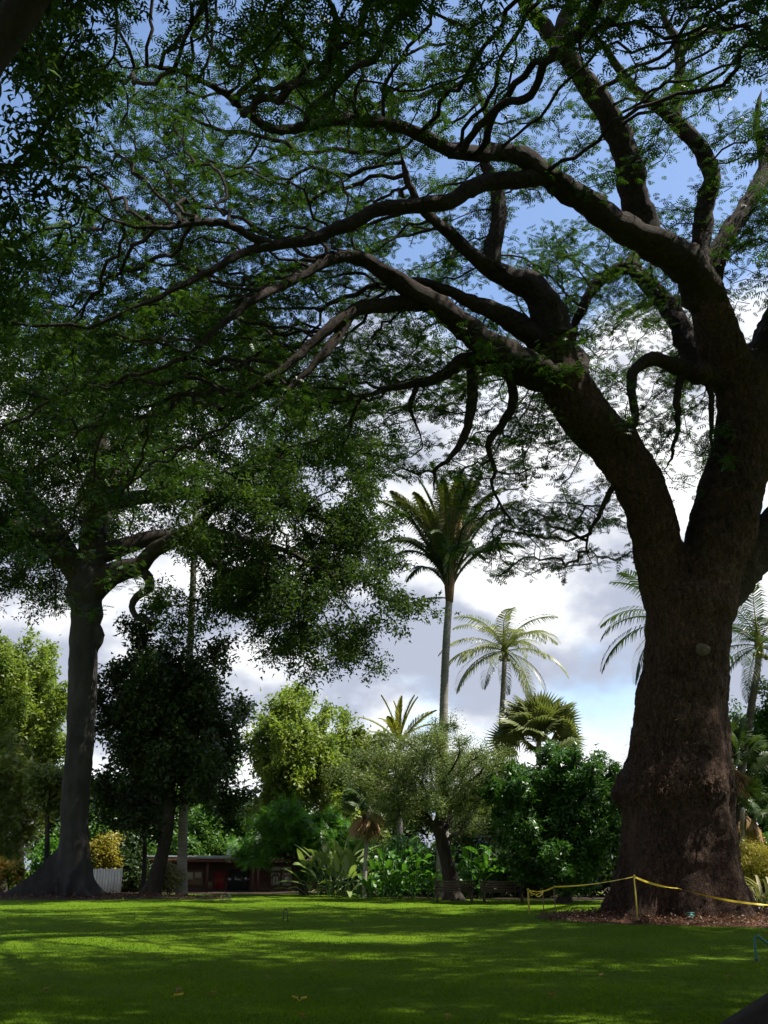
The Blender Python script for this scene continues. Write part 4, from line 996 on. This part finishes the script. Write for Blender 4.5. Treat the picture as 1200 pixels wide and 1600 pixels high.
ptree('grey_tree', 'grey green small leaved tree with low dark forking trunk behind the benches', 708, 50, 560, 805, 1135, 1305, 0.38, BD, M['leaf_grey'], 'fine', 13000, 104, n_c=150, fork=0.1, hollow=0.5)
ptree('glossy_tree', 'dense dark green glossy leaved tree bushing down to the ground', 880, 47, 778, 985, 1160, 1395, 0.3, BD, M['leaf_gloss'], 'gloss', 10000, 105, n_c=150, low=-1.0, hollow=0.6)
ptree('bushy_tree', 'small leafy tree with open crown beside the leaning palm', 1190, 48, 1150, 1260, 1075, 1290, 0.16, BD, M['leaf_green'], 'broad', 2600, 106, n_c=50)
ptree('bright_tree', 'tall golden green tree beyond the buttress roots', 30, 68, -60, 112, 985, 1240, 0.3, BD, M['leaf_yellow'], 'broad_big', 7000, 107, n_c=100)
ptree('bright_tree', 'deep green tree drooping below the golden green tree', 5, 62, -70, 75, 1130, 1370, 0.25, BD, M['leaf_olive'], 'feather', 5000, 108, n_c=80)
ptree('slim_tree', 'slim pale trunk rising between crotons and buttress roots', 66, 60, 40, 112, 1185, 1275, 0.17, BG, M['leaf_olive'], 'broad_big', 900, 109, n_c=30)
ptree('slim_tree', 'thin pale trunk standing before the building beside the dark forked trunk', 222, 63, 190, 262, 1225, 1300, 0.16, BG, M['leaf_dark'], 'broad_big', 900, 110, n_c=30)
ptree('feathery_tree', 'low bright green feathery shrub arching over the building roof', 478, 60, 378, 548, 1255, 1362, 0.2, BD, M['leaf_bright'], 'feather', 5500, 111, n_c=90, cat='shrub', stems=2, low=-0.8, depth=3.0, lobes=0.5)
ptree('garden_tree', 'mid green rounded tree behind the white board fence', 175, 80, 105, 275, 1245, 1375, 0.25, BD, M['leaf_green'], 'broad_big', 4200, 112, n_c=70)
ptree('garden_tree', 'mid green tree spreading over the middle of the building roof', 335, 82, 265, 420, 1240, 1375, 0.25, BD, M['leaf_green'], 'broad_big', 4200, 113, n_c=70)
ptree('yellow_shrub', 'mustard yellow shrub above the white board fence', 158, 66, 135, 188, 1310, 1370, 0.08, BD, M['leaf_gold'], 'broad', 900, 114, n_c=30, cat='shrub', stems=2)
ptree('croton_shrub', 'red and yellow croton shrub by the buttress roots', 12, 54, -45, 48, 1345, 1400, 0.05, BD, M['leaf_croton'], 'long', 650, 115, n_c=30, cat='shrub', stems=3, low=-0.3)
ptree('pale_shrub', 'pale straw coloured shrub between the dark trunk and the grey palm trunk', 262, 59, 244, 280, 1350, 1396, 0.05, BD, M['leaf_pale'], 'broad', 420, 116, n_c=22, cat='shrub', stems=2, low=-0.6)
ptree('golden_shrub', 'golden yellow shrub behind the strap leaved lilies', 1172, 42, 1140, 1215, 1318, 1395, 0.06, BD, M['leaf_gold'], 'fine', 1500, 117, n_c=40, cat='shrub', stems=2, low=-0.6)
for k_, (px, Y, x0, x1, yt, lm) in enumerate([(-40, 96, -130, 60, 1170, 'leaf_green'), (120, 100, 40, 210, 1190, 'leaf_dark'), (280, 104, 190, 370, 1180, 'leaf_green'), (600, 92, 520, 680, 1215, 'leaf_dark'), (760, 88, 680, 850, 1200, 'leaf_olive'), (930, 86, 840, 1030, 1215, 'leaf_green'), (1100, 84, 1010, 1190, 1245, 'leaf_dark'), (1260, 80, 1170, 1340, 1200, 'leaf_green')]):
    lab = ['leafy green tree in the far row beyond the deep green drooping tree', 'dark tree in the far row behind the buttressed trunk', 'green tree in the far row behind the building roof', 'dark tree in the far row behind the skirted fan palm', 'olive tree in the far row behind the grey leaved tree', 'green tree in the far row behind the glossy leaved tree', 'dark tree in the far row behind the massive forked trunk', 'green tree in the far row beyond the small leafy open tree'][k_]
    ptree('far_tree', lab, px, Y, x0, x1, yt, 1365, 0.3, BD, M[lm], 'broad_big', 2600, 200 + k_, group='trees in the far row', n_c=60, low=-1.0, scale=(1.3, 1.9))

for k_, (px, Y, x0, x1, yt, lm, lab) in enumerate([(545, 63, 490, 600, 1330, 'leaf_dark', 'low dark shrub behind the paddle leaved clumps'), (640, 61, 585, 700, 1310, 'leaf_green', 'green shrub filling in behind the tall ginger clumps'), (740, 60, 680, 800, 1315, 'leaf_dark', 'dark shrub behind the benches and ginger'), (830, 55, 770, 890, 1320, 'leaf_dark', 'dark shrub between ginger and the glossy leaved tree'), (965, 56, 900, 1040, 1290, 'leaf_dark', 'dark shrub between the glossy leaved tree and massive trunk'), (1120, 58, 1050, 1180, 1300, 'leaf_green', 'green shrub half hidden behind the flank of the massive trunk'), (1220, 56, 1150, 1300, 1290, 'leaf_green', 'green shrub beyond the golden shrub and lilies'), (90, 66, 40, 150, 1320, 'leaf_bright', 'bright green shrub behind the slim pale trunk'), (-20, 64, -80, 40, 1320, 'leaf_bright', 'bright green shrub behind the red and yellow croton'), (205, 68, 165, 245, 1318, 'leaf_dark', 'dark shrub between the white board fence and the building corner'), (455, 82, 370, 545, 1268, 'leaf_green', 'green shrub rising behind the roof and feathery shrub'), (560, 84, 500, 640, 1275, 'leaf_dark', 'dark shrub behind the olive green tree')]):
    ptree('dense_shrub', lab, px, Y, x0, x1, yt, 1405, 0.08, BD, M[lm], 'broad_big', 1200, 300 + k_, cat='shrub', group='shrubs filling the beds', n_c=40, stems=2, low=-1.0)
# ------------------------------------------------------------------ big-leaved plants: every leaf a part
def blade_mesh(name, L, W_, arch, mat, q, split=0, a0=1.25, pet=0.3):
    """one long leaf on a stalk along +X"""
    b = MB(); m = 9; t = np.linspace(0, 1, m); el = a0 - arch * t ** 1.3
    P = np.concatenate([[[0, 0, 0]], np.cumsum(np.stack([np.cos(el), 0 * el, np.sin(el)], 1)[:-1] * (L / (m - 1)), 0)])
    b.tube(P[:max(3, int(m * (pet + 0.15)))], np.full(max(3, int(m * (pet + 0.15))), 0.018), 4, 0, False)
    V = []; Qs = []; rows_ = []
    for i in range(m):
        s = (t[i] - pet) / (1 - pet)
        if s < -0.01: continue
        w_ = W_ * 0.5 * (math.sin(math.pi * min(max(s * 0.93 + 0.05, 0), 1)) ** 0.65)
        N_ = np.array([-math.sin(el[i]), 0, math.cos(el[i])])
        rows_.append([P[i] + np.array([0, -w_, 0]) + N_ * w_ * 0.35, P[i], P[i] + np.array([0, w_, 0]) + N_ * w_ * 0.35])
    k = len(rows_)
    for i in range(k - 1): Qs += [[i * 3, i * 3 + 1, i * 3 + 4, i * 3 + 3], [i * 3 + 1, i * 3 + 2, i * 3 + 5, i * 3 + 4]]
    b.add(np.array(rows_).reshape(-1, 3), Qs)
    return b.mesh(name, mat, True)
GING = [blade_mesh('leaf', L_, w_, ar, M['big_leaf'], fq, a0=a0) for L_, w_, ar, a0 in ((0.95, .24, .6, 1.2), (1.05, .25, 1.2, 1.1), (0.9, .25, 1.6, 1.0), (0.75, .22, 1.4, 0.7))]
BIRD = [blade_mesh('leaf', L_, w_, ar, M['big_leaf_pale'], fq, a0=a0, pet=0.45) for L_, w_, ar, a0 in ((3.4, .36, .5, 1.35), (3.3, .38, 0.8, 1.1), (3.0, .36, 0.9, 0.8), (2.4, .32, 1.0, 0.5))]
STRAP = [blade_mesh('leaf', L_, w_, ar, M['leaf_pale'], fq, a0=a0, pet=0.02) for L_, w_, ar, a0 in ((1.3, .09, 1.6, 1.35), (1.2, .09, 2.2, 1.2), (1.1, .10, 1.2, 0.9))]
def leafy(name, label, px, Y, meshes, n, spread, sc_, seed, tall=0.0, cat='plant', group=None):
    q = np.random.default_rng(seed); g = gat(px, Y); root = thing(name, g, label, cat, group)
    for i in range(n):
        a_ = q.uniform(0, 6.28); r_ = spread * math.sqrt(q.uniform()); x, y = math.cos(a_) * r_, math.sin(a_) * r_
        z = float(gz(g[0] + x, g[1] + y)) - g[2] + q.uniform(0, tall) * (1 - 0.5 * r_ / max(spread, .01))
        f = link('leaf', meshes[q.integers(len(meshes))], root, (x, y, z)); s = sc_ * q.uniform(0.75, 1.15)
        az = a_ + q.normal() * 0.9 if q.uniform() < 0.7 else q.uniform(0, 6.28)
        f.rotation_euler = Euler((q.normal() * 0.25, q.normal() * 0.15, az), 'XYZ'); f.scale = (s,) * 3
    k = max(4, n // 5); b = MB()
    for i in range(k):
        a_ = q.uniform(0, 6.28); r_ = spread * 0.9 * math.sqrt(q.uniform()); x, y = g[0] + math.cos(a_) * r_, g[1] + math.sin(a_) * r_; z0 = float(gz(x, y))
        b.tube([[x, y, z0 - 0.05], [x + q.normal() * 0.05, y, z0 + tall * 0.5 + 0.15], [x + q.normal() * 0.1, y + q.normal() * 0.1, z0 + tall + 0.25]], [0.03, 0.025, 0.012], 5, 0, False)
    b.obj('stems', M['big_leaf'], root, True)['kind'] = 'stuff'
    return root
leafy('bird_of_paradise', 'clump of broad paddle leaves pointing up beside the decorated window', 517, 57, BIRD, 46, 1.6, 0.95, 1, 0.8)
leafy('bird_of_paradise', 'second paddle leaved clump between decorated window and skirted fan palm', 546, 55.5, BIRD, 34, 1.3, 0.8, 2, 0.6)
GL = ['shell ginger clump with glossy upright leaves right behind the skirted fan palm', 'tall shell ginger clump between skirted fan palm and ringed palm trunk', 'low shell ginger clump at the lawn edge by the skirted fan palm', 'low shell ginger clump at the lawn edge before the ringed palm trunk', 'tall shell ginger clump just behind the ringed palm trunk', 'shell ginger clump behind the bench under the grey leaved tree', 'shell ginger clump behind the gap between the two benches', 'tall shell ginger clump before the glossy leaved tree']
for k_, (px, Y, n_, sp_, s_, tl) in enumerate([(600, 56, 80, 1.3, 1.15, 2.3), (640, 56.5, 90, 1.4, 1.2, 2.6), (605, 53.5, 60, 1.1, 1.0, 0.9), (650, 53, 64, 1.2, 1.0, 0.9), (678, 57, 80, 1.2, 1.2, 2.5), (735, 54, 70, 1.1, 1.1, 2.2), (765, 54.5, 75, 1.2, 1.15, 2.3), (800, 54.5, 60, 1.1, 1.1, 2.0)]):
    leafy('ginger_plant', GL[k_], px, Y, GING, n_, sp_, s_, 20 + k_, tl, 'plant', 'ginger clumps edging the lawn')
leafy('strap_lily', 'pale strap leaved lily arching beside the golden shrub', 1192, 39.5, STRAP, 40, 0.55, 1.15, 40, 0.35)
leafy('leafy_clump', 'green leaved clump at the foot of the thin skirted fan palm', 566, 54.2, GING, 12, 0.4, 0.45, 41, 0.05)
# ------------------------------------------------------------------ the low building
M['brown_wall'] = plain_mat('brown_wall', (0.085, 0.045, 0.032), (0.05, 0.026, 0.02), 6, 0.8, 0.2, stretch=(6, 1, 0.4))
M['brown_post'] = plain_mat('brown_post', (0.13, 0.065, 0.042), (0.08, 0.04, 0.028), 6, 0.7, 0.2, stretch=(4, 4, 0.4))
M['fascia'] = plain_mat('fascia', (0.20, 0.075, 0.055), (0.12, 0.045, 0.035), 3, 0.6, 0.1)
M['roof_metal'] = plain_mat('roof_metal', (0.42, 0.46, 0.45), (0.24, 0.25, 0.24), 1.2, 0.5, 0.1, 0.5, (0.4, 3, 1))
M['pane'] = plain_mat('pane', (0.50, 0.52, 0.44), (0.38, 0.40, 0.33), 2, 0.25, 0.02, 0.5)
M['dark_glass'] = plain_mat('dark_glass', (0.03, 0.035, 0.035), (0.02, 0.02, 0.02), 2, 0.12, 0.0, 0.6)
M['red_panel'] = plain_mat('red_panel', (0.28, 0.035, 0.03), (0.18, 0.025, 0.02), 3, 0.6)
M['board_tan'] = plain_mat('board_tan', (0.22, 0.16, 0.09), (0.12, 0.085, 0.05), 5, 0.7)
M['paper'] = plain_mat('paper', (0.55, 0.52, 0.42), (0.42, 0.39, 0.3), 4, 0.8)
M['white_paint'] = plain_mat('white_paint', (0.78, 0.76, 0.74), (0.66, 0.64, 0.62), 3, 0.6, 0.05)
M['black_metal'] = plain_mat('black_metal', (0.03, 0.03, 0.03), (0.02, 0.02, 0.02), 9, 0.45, 0.05)
Yb = 70.0
g = gat(290, Yb); zb = g[2]; xL = at(190, 1390, Yb)[0]; xR = at(600, 1390, Yb)[0]
bl = thing('low_building', (g[0], Yb, zb), 'long low brown building with a pale metal roof edge and red fascia', 'building')
zE = at(290, 1347, Yb)[2]; zT = at(290, 1336, Yb)[2]
def part(name, mat, boxes, parent=bl, smooth=False):
    b = MB()
    for bx_ in boxes: b.box(*bx_)
    return b.obj(name, mat, parent) if parent is bl else link(name, b.mesh(name, mat, False, org(bl)), parent)
cx = (xL + xR) / 2; wx = xR - xL
part('wall', M['brown_wall'], [((cx, Yb + 1.2, (zb + zE) / 2 - 0.1), (wx - 0.6, 0.2, zE - zb + 0.2))])
part('wall', M['brown_wall'], [((xL + 0.4, Yb + 4.2, (zb + zE) / 2 - 0.1), (0.2, 5.79, zE - zb + 0.2))])
part('wall', M['brown_wall'], [((xR - 0.4, Yb + 4.2, (zb + zE) / 2 - 0.1), (0.2, 5.79, zE - zb + 0.2))])
part('floor_slab', M['soil'], [((cx, Yb + 4.2, zb - 0.05), (wx + 0.2, 8.4, 0.16))])
part('fascia', M['fascia'], [((cx, Yb - 0.16, zE + 0.09), (wx + 0.6, 0.06, 0.19))])
rb = MB(); y0, y1 = Yb - 0.25, Yb + 8.0; zr = zT + 0.04
rb.add([[xL - .4, y0, zE + .19], [xR + .4, y0, zE + .19], [xR + .4, y0, zT - .04], [xL - .4, y0, zT - .04], [xL - .4, y1, zr - 0.1], [xR + .4, y1, zr - 0.1], [xR + .4, y1, zr], [xL - .4, y1, zr]], [[0, 1, 2, 3], [3, 2, 6, 7], [0, 4, 5, 1], [4, 7, 6, 5], [0, 3, 7, 4], [1, 5, 6, 2]])
roof = rb.obj('roof', M['roof_metal'], bl)
x_ = xL - 0.3; s_b = MB()
seam = None
while x_ < xR + 0.35:
    b = MB(); b.add([[x_ - .02, y0 - .004, zT - .06], [x_ + .02, y0 - .004, zT - .06], [x_ + .02, y0 - .004, zT + .0], [x_ - .02, y0 - .004, zT + .0], [x_ - .02, y1, zr + .04], [x_ + .02, y1, zr + .04]], [[0, 1, 2, 3], [3, 2, 5, 4]])
    link('roof_seam', b.mesh('roof_seam', M['roof_metal'], False, org(bl)), roof); x_ += 0.62
for px in (190, 250, 322, 394, 402, 470, 520):
    x = at(px, 1390, Yb)[0]; part('post', M['brown_post'], [((x, Yb + 0.05, (zb + zE) / 2), (0.16, 0.16, zE - zb))])
# decorated window: two leaves with arch and ring tracery over pale panes
xa = at(419, 1370, Yb)[0]; xb = at(455, 1370, Yb)[0]; za = at(437, 1384, Yb)[2]; zc_ = at(437, 1353, Yb)[2]; Yw = Yb + 1.08
zE_ = min(zc_, zE - 0.05)
win = part('window', M['brown_post'], [((xa - .04, Yw, (za + zE_) / 2), (.08, .07, zE_ - za)), ((xb + .04, Yw, (za + zE_) / 2), (.08, .07, zE_ - za)), (((xa + xb) / 2, Yw, (za + zE_) / 2), (.12, .07, zE_ - za)), (((xa + xb) / 2, Yw - .002, zE_ + .03), (xb - xa + .16, .07, .08)), (((xa + xb) / 2, Yw - .002, za - .03), (xb - xa + .16, .07, .08)), (((xa + xb) / 2, Yw - .003, zE_ - 0.36), (xb - xa + .02, .07, .07))])
for s_, (c_, w_) in enumerate((((xa * .75 + xb * .25), (xb - xa) / 2 - .14), ((xa * .25 + xb * .75), (xb - xa) / 2 - .14))):
    part('pane', M['pane'], [((c_, Yw + .02, (zE_ * .5 + (zE_ - .33) * .5)), (w_, .015, .25))], win)
    part('pane', M['pane'], [((c_, Yw + .02, (za + zE_ - .40) / 2), (w_, .015, zE_ - .42 - za))], win)
    b = MB(); zm = (za + zE_ - .40) / 2
    if s_ == 1:
        a = np.linspace(0, 2 * np.pi, 25); b.tube(np.stack([c_ + w_ * .36 * np.cos(a), np.full(25, Yw), zm + w_ * .36 * np.sin(a)], 1), np.full(25, .035), 5, 0, False)
        for dx, dz in ((1, 1), (1, -1), (-1, 1), (-1, -1)): b.tube([[c_ + dx * w_ * .26, Yw, zm + dz * w_ * .26], [c_ + dx * w_ * .5, Yw, zm + dz * w_ * .5]], [.03, .03], 5, 0, False)
    else:
        a = np.linspace(0, np.pi, 15); b.tube(np.stack([c_ + w_ * .36 * np.cos(a), np.full(15, Yw), zm + w_ * .4 * np.sin(a)], 1), np.full(15, .035), 5, 0, False)
        for dx in (-.36, 0, .36): b.tube([[c_ + dx * w_, Yw, za], [c_ + dx * w_, Yw, zm + (0.35 * w_ if dx == 0 else 0)]], [.03, .03], 5, 0, False)
        for dx in (-1, 1): b.tube([[c_ + dx * w_ * .5, Yw, zm], [c_ + dx * w_ * .1, Yw, zE_ - .42]], [.03, .03], 5, 0, False)
    link('tracery', b.mesh('tracery', M['brown_post'], False, org(bl)), win)
def wall_rect(name, px0, px1, py0, py1, mat, y=None, th=0.05, parent=bl):
    y = y or Yb + 1.06
    p0 = at(px0, py1, y); p1 = at(px1, py0, y); return part(name, mat, [(((p0[0] + p1[0]) / 2, y, (p0[2] + p1[2]) / 2), (p1[0] - p0[0], th, p1[2] - p0[2]))], parent)
nb_ = wall_rect('notice_board', 288, 318, 1360, 1386, M['board_tan'])
wall_rect('notice_sheet', 291, 302, 1363, 1374, M['paper'], Yb + 1.02, 0.02, nb_); wall_rect('notice_sheet', 304, 315, 1363, 1372, M['paper'], Yb + 1.02, 0.02, nb_); wall_rect('notice_sheet', 294, 312, 1376, 1384, M['board_tan'], Yb + 1.02, 0.02, nb_)
wall_rect('door_panel', 334, 352, 1362, 1390, M['red_panel'])
wall_rect('door_panel', 355, 390, 1358, 1392, M['dark_glass'])
wall_rect('wall_panel', 320, 332, 1378, 1388, M['board_tan'])
# roof hood catching the sun
hx = at(370, 1330, Yb + 2)[0]; zh = at(370, 1334, Yb + 2)[2]; hw = 0.62
b = MB(); b.add([[hx - hw, Yb + 1.6, zh - .1], [hx + hw, Yb + 1.6, zh - .1], [hx + hw, Yb + 2.8, zh - .1], [hx - hw, Yb + 2.8, zh - .1], [hx - hw * .9, Yb + 1.6, zh + .55], [hx + hw, Yb + 1.6, zh + .30], [hx + hw, Yb + 2.8, zh + .30], [hx - hw * .9, Yb + 2.8, zh + .55]], [[0, 1, 5, 4], [1, 2, 6, 5], [2, 3, 7, 6], [3, 0, 4, 7], [4, 5, 6, 7], [3, 2, 1, 0]])
hood = b.obj('roof_hood', M['white_paint'], bl)
# ------------------------------------------------------------------ white board fence
Yf = 64.0; x0 = at(136, 1390, Yf)[0]; x1 = at(187, 1390, Yf)[0]; zg = float(gz((x0 + x1) / 2, Yf)); zt = at(160, 1358, Yf)[2]
wf = thing('board_fence', ((x0 + x1) / 2, Yf, zg), 'white vertical board fence beside the buttress roots', 'fence')
nbd = 11; bw = (x1 - x0) / nbd
for i in range(nbd):
    b = MB(); b.box((x0 + bw * (i + .5), Yf + (0.006 if i % 2 else 0), (zg + zt) / 2 + 0.03), (bw - .018, .03, zt - zg - .02)); b.obj('board', M['white_paint'], wf)
for i in (0, 4, 8, 11):
    b = MB(); b.box((x0 + bw * i, Yf + .08, (zg + zt) / 2), (.09, .09, zt - zg + .14)); b.obj('post', M['white_paint'], wf)
for zz in (zg + .35, zt - .25):
    b = MB(); b.box(((x0 + x1) / 2, Yf + .045, zz), (x1 - x0, .04, .09)); b.obj('rail', M['white_paint'], wf)
# ------------------------------------------------------------------ benches
M['bench_wood'] = plain_mat('bench_wood', (0.075, 0.05, 0.035), (0.04, 0.028, 0.02), 6, 0.7, 0.2, stretch=(1, 8, 8))
def bench(px, Y, label, w=1.75):
    g = gat(px, Y); root = thing('park_bench', g, label, 'bench', 'benches at the lawn edge'); x, y, z = g
    for i in range(4):
        b = MB(); b.box((x, y - .20 + i * .115, z + .44), (w, .09, .035)); b.obj('seat_slat', M['bench_wood'], root)
    for i in range(4):
        b = MB(); b.box((x, y + .27 + i * .02, z + .52 + i * .11), (w, .03, .085)); b.obj('back_slat', M['bench_wood'], root)
    for s_ in (-1, 1):
        b = MB(); b.box((x + s_ * (w / 2 - .12), y - .2, z + .2), (.07, .07, .43)); b.obj('leg', M['bench_wood'], root)
        b = MB(); b.box((x + s_ * (w / 2 - .12), y + .31, z + .44), (.07, .06, .90)); b.obj('leg', M['bench_wood'], root)
        b = MB(); b.box((x + s_ * (w / 2 - .05), y + .02, z + .64), (.07, .56, .05)); b.obj('armrest', M['bench_wood'], root)
bench(710, 47.5, 'dark slatted bench before the low forking trunk of the grey leaved tree')
bench(786, 47.2, 'dark slatted bench in deep shade before the glossy leaved tree', 1.9)
# ------------------------------------------------------------------ caution tape on stakes round the great tree
M['tape'] = plain_mat('tape', (0.62, 0.47, 0.03), (0.50, 0.37, 0.02), 8, 0.5, 0.1)
M['stake_yellow'] = plain_mat('stake_yellow', (0.42, 0.34, 0.05), (0.3, 0.24, 0.04), 8, 0.7, 0.2)
M['stake_wood'] = plain_mat('stake_wood', (0.16, 0.12, 0.07), (0.09, 0.065, 0.04), 8, 0.8, 0.2)
def stake(px, Y, py_top, r_, mat, label):
    x = at(px, 1410, Y)[0]; z = float(gz(x, Y)); zt_ = at(px, py_top, Y)[2]; root = thing('tape_stake', (x, Y, z), label, 'stake', 'stakes holding the yellow tape')
    b = MB(); b.tube([[x, Y, z - .15], [x, Y, z + (zt_ - z) * .5], [x, Y, zt_]], [r_, r_, r_ * .95], 8, .03); b.obj('shaft', mat, root)
    b = MB(); b.tube([[x, Y, zt_ - .05], [x, Y, zt_ + .02]], [r_ * 1.25, r_ * 1.25], 8); b.obj('cap', mat, root)
    return np.array([x, Y, zt_ - 0.03])
S1 = stake(826, 37.0, 1389, .03, M['stake_yellow'], 'yellow stake at the tape corner standing alone on the grass')
S2 = stake(849, 39.5, 1390, .018, M['stake_wood'], 'thin wooden stake with a hanging loop of yellow tape')
S3 = stake(867, 36.5, 1384, .018, M['stake_wood'], 'thin dark stake on the mulch edge beside the yellow corner stake')
S4 = stake(994, 29.6, 1368, .022, M['stake_yellow'], 'yellow stake standing close before the massive trunk')
S5 = np.array([at(1225, 1415, 30.0)[0], 30.0, at(1225, 1415, 30.0)[2]])
S6 = stake(1290, 31.0, 1380, .022, M['stake_yellow'], 'yellow stake on the far right side of the mulch bed')
def tape(pts, sag, label, tw=1.0, seed=1, w=.038):
    q = np.random.default_rng(seed); C = []
    for a_, b_ , s_ in zip(pts[:-1], pts[1:], sag):
        k = 26
        for i in range(k):
            t = i / k; C.append(a_ * (1 - t) + b_ * t - np.array([0, 0, 4 * s_ * t * (1 - t)]))
    C.append(pts[-1]); C = np.array(C); m = len(C); ph = np.cumsum(q.normal(size=m) * 0.22) * tw
    T = norm(np.gradient(C, axis=0)); up = np.array([0, 0, 1.0]); sN = norm(np.cross(T, up)); Un = np.cross(sN, T)
    o_ = Un * np.cos(ph)[:, None] * w + sN * np.sin(ph)[:, None] * w
    V = np.concatenate([C - o_, C + o_]); i = np.arange(m - 1); Qs = np.stack([i, i + 1, m + i + 1, m + i], 1)
    c0 = C.mean(0); o = link('caution_tape', mesh_np('caution_tape', V - C[0], Qs, None, M['tape'], True)); o.location = tuple(C[0]); tag(o, label, 'tape')
    return o
tape([S2, S1, S3, S4], [.14, .10, .06], 'yellow tape strung from the lone corner stake to the trunk stake', 0.7, 3, .021)
mid = at(1060, 1388, 29.3)
tape([S4, mid, S5, S6], [.06, .10, .05], 'slack twisted yellow tape sagging across the front of the massive trunk', 1.2, 5, .028)
hl = [S1 + np.array([.02, 0, -.02]), S1 * .6 + S2 * .4 + np.array([0, 0, -.1]), S2 + np.array([0, -.02, -.04])]
tape(hl, [.12, .14], 'loose yellow tape hanging in loops by the corner stake', 1.5, 9, .018)
# ------------------------------------------------------------------ small things on the lawn
M['teal'] = plain_mat('teal', (0.02, 0.13, 0.11), (0.015, 0.09, 0.08), 8, 0.5, 0.1)
def hoop(px, Y, h_, w_, label, mat, r_=.012, tilt=0.0, cat='stake'):
    g = gat(px, Y); x, y, z = g; root = thing('wire_hoop', g, label, cat)
    b = MB(); b.tube([[x - w_ / 2, y, z - .08], [x - w_ * .22, y, z + h_ * .95]], [r_, r_], 6); b.obj('leg', mat, root)
    b = MB(); b.tube([[x + w_ / 2, y + tilt, z - .08], [x + w_ * .22, y, z + h_ * .95]], [r_, r_], 6); b.obj('leg', mat, root)
    b = MB(); a = np.linspace(0, np.pi, 9); b.tube(np.stack([x - w_ * .22 * np.cos(a), np.full(9, y), z + h_ * .93 + w_ * .2 * np.sin(a)], 1), np.full(9, r_), 6); b.obj('crossbar', mat, root)
hoop(447, 33.0, .36, .18, 'small dark wire hoop standing in the shaded middle of the lawn', M['black_metal'], .016, .1)
g = gat(353, 49); root = thing('curled_wire', g, 'small dark curled wire frame lying on the sunlit grass before the building', 'wire frame'); x, y, z = g
for k_, (rx_, dz) in enumerate(((.16, .16), (.11, .13))):
    b = MB(); a = np.linspace(0, 2 * np.pi, 17); b.tube(np.stack([x + k_ * .12 + rx_ * np.cos(a), y + .05 * np.sin(a), z + dz + rx_ * np.sin(a)], 1), np.full(17, .016), 6, 0, False); b.obj('ring', M['black_metal'], root)
b = MB(); b.tube([[x - .28, y, z + .02], [x + .3, y, z + .02]], [.016, .016], 6); b.obj('base_bar', M['black_metal'], root)
# teal bent pipe at the right edge
p0 = at(1183, 1506, 20.6); x, y = p0[0], 20.6; z = float(gz(x, y)); root = thing('bent_pipe', (x, y, z), 'bent teal irrigation pipe sticking out of the grass', 'pipe')
C, R = spline(np.array([[x, y, z - .1], [x - .005, y, z + .22], [x + .01, y, z + .40], [x + .07, y, z + .44], [x + .16, y, z + .38], [x + .30, y, z + .27]]), np.full(6, .024), .03); b = MB(); b.tube(C, R, 8); b.obj('tube', M['teal'], root, True)
b = MB(); b.tube([[x + .29, y, z + .28], [x + .34, y, z + .24]], [.032, .032], 8); b.obj('nozzle', M['teal'], root, True)
b = MB(); b.tube([[x, y, z - .05], [x, y, z + .05]], [.045, .04], 8); b.obj('collar', M['black_metal'], root, True)
g = at(1078, 1420, 29.75); x, y = g[0], 29.75; z = float(gz(x, y)); root = thing('valve_box', (x, y, z), 'small teal box at the foot of the massive trunk', 'box')
b = MB(); b.box((x, y, z + .08), (.17, .13, .17)); b.obj('body', M['teal'], root); b = MB(); b.box((x, y, z + .18), (.19, .15, .03)); b.obj('lid', M['teal'], root)
# fallen leaves
M['fallen_yellow'] = leaf_mat('fallen_yellow', (0.48, 0.33, 0.03), (0.6, 0.45, 0.05), 0.25)
M['fallen_brown'] = leaf_mat('fallen_brown', (0.24, 0.12, 0.05), (0.34, 0.18, 0.08), 0.2)
def fallen(px, py, mat, label, s_, rz):
    d = ray(px, py); t = (EYE - 0.03) / -d[2]; p = d * t; x, y = p[0], p[1]; z = float(gz(x, y))
    rows_ = []; m = 7
    for i in range(m):
        u = i / (m - 1); w_ = s_ * .36 * math.sin(math.pi * min(.98, u * .9 + .07)) ** .8; zc2 = .045 + .05 * s_ / .16 * (u - .4) ** 2
        rows_.append([[u * s_ - s_ / 2, -w_, zc2 + .02], [u * s_ - s_ / 2, 0, zc2], [u * s_ - s_ / 2, w_, zc2 + .025]])
    Qs = []
    for i in range(m - 1): Qs += [[i * 3, i * 3 + 1, i * 3 + 4, i * 3 + 3], [i * 3 + 1, i * 3 + 2, i * 3 + 5, i * 3 + 4]]
    b = MB(); b.add(np.array(rows_).reshape(-1, 3), Qs); b.tube([[-s_ / 2 - .05, 0, .035], [-s_ / 2 + .01, 0, .05]], [.004, .004], 4)
    o = link('fallen_leaf', b.mesh('fallen_leaf', mat, True)); o.location = (x, y, z); o.rotation_euler = (0, 0, rz); tag(o, label, 'leaf', 'fallen leaves on the lawn')
fallen(279, 1559, M['fallen_yellow'], 'fallen yellow leaf lying alone near a pinkish brown leaf', .12, .4)
fallen(279, 1551, M['fallen_brown'], 'pinkish brown fallen leaf just behind a lone yellow leaf', .12, 1.4)
fallen(461, 1563, M['fallen_yellow'], 'one of two fallen yellow leaves lying side by side', .11, 2.2)
fallen(475, 1564, M['fallen_yellow'], 'one of two fallen yellow leaves lying side by side', .11, .9)
for px, py, rz in ((358, 1470, .3), (524, 1506, 1.1), (418, 1529, 2.0), (333, 1556, .2), (470, 1590, 2.6), (940, 1525, .8), (905, 1519, 1.8), (1140, 1527, .5), (862, 1558, 2.4), (72, 1547, .9), (700, 1588, 1.5)):
    fallen(px, py, M['fallen_brown'], 'small brown fallen leaf lying singly on the lawn', .085, rz)
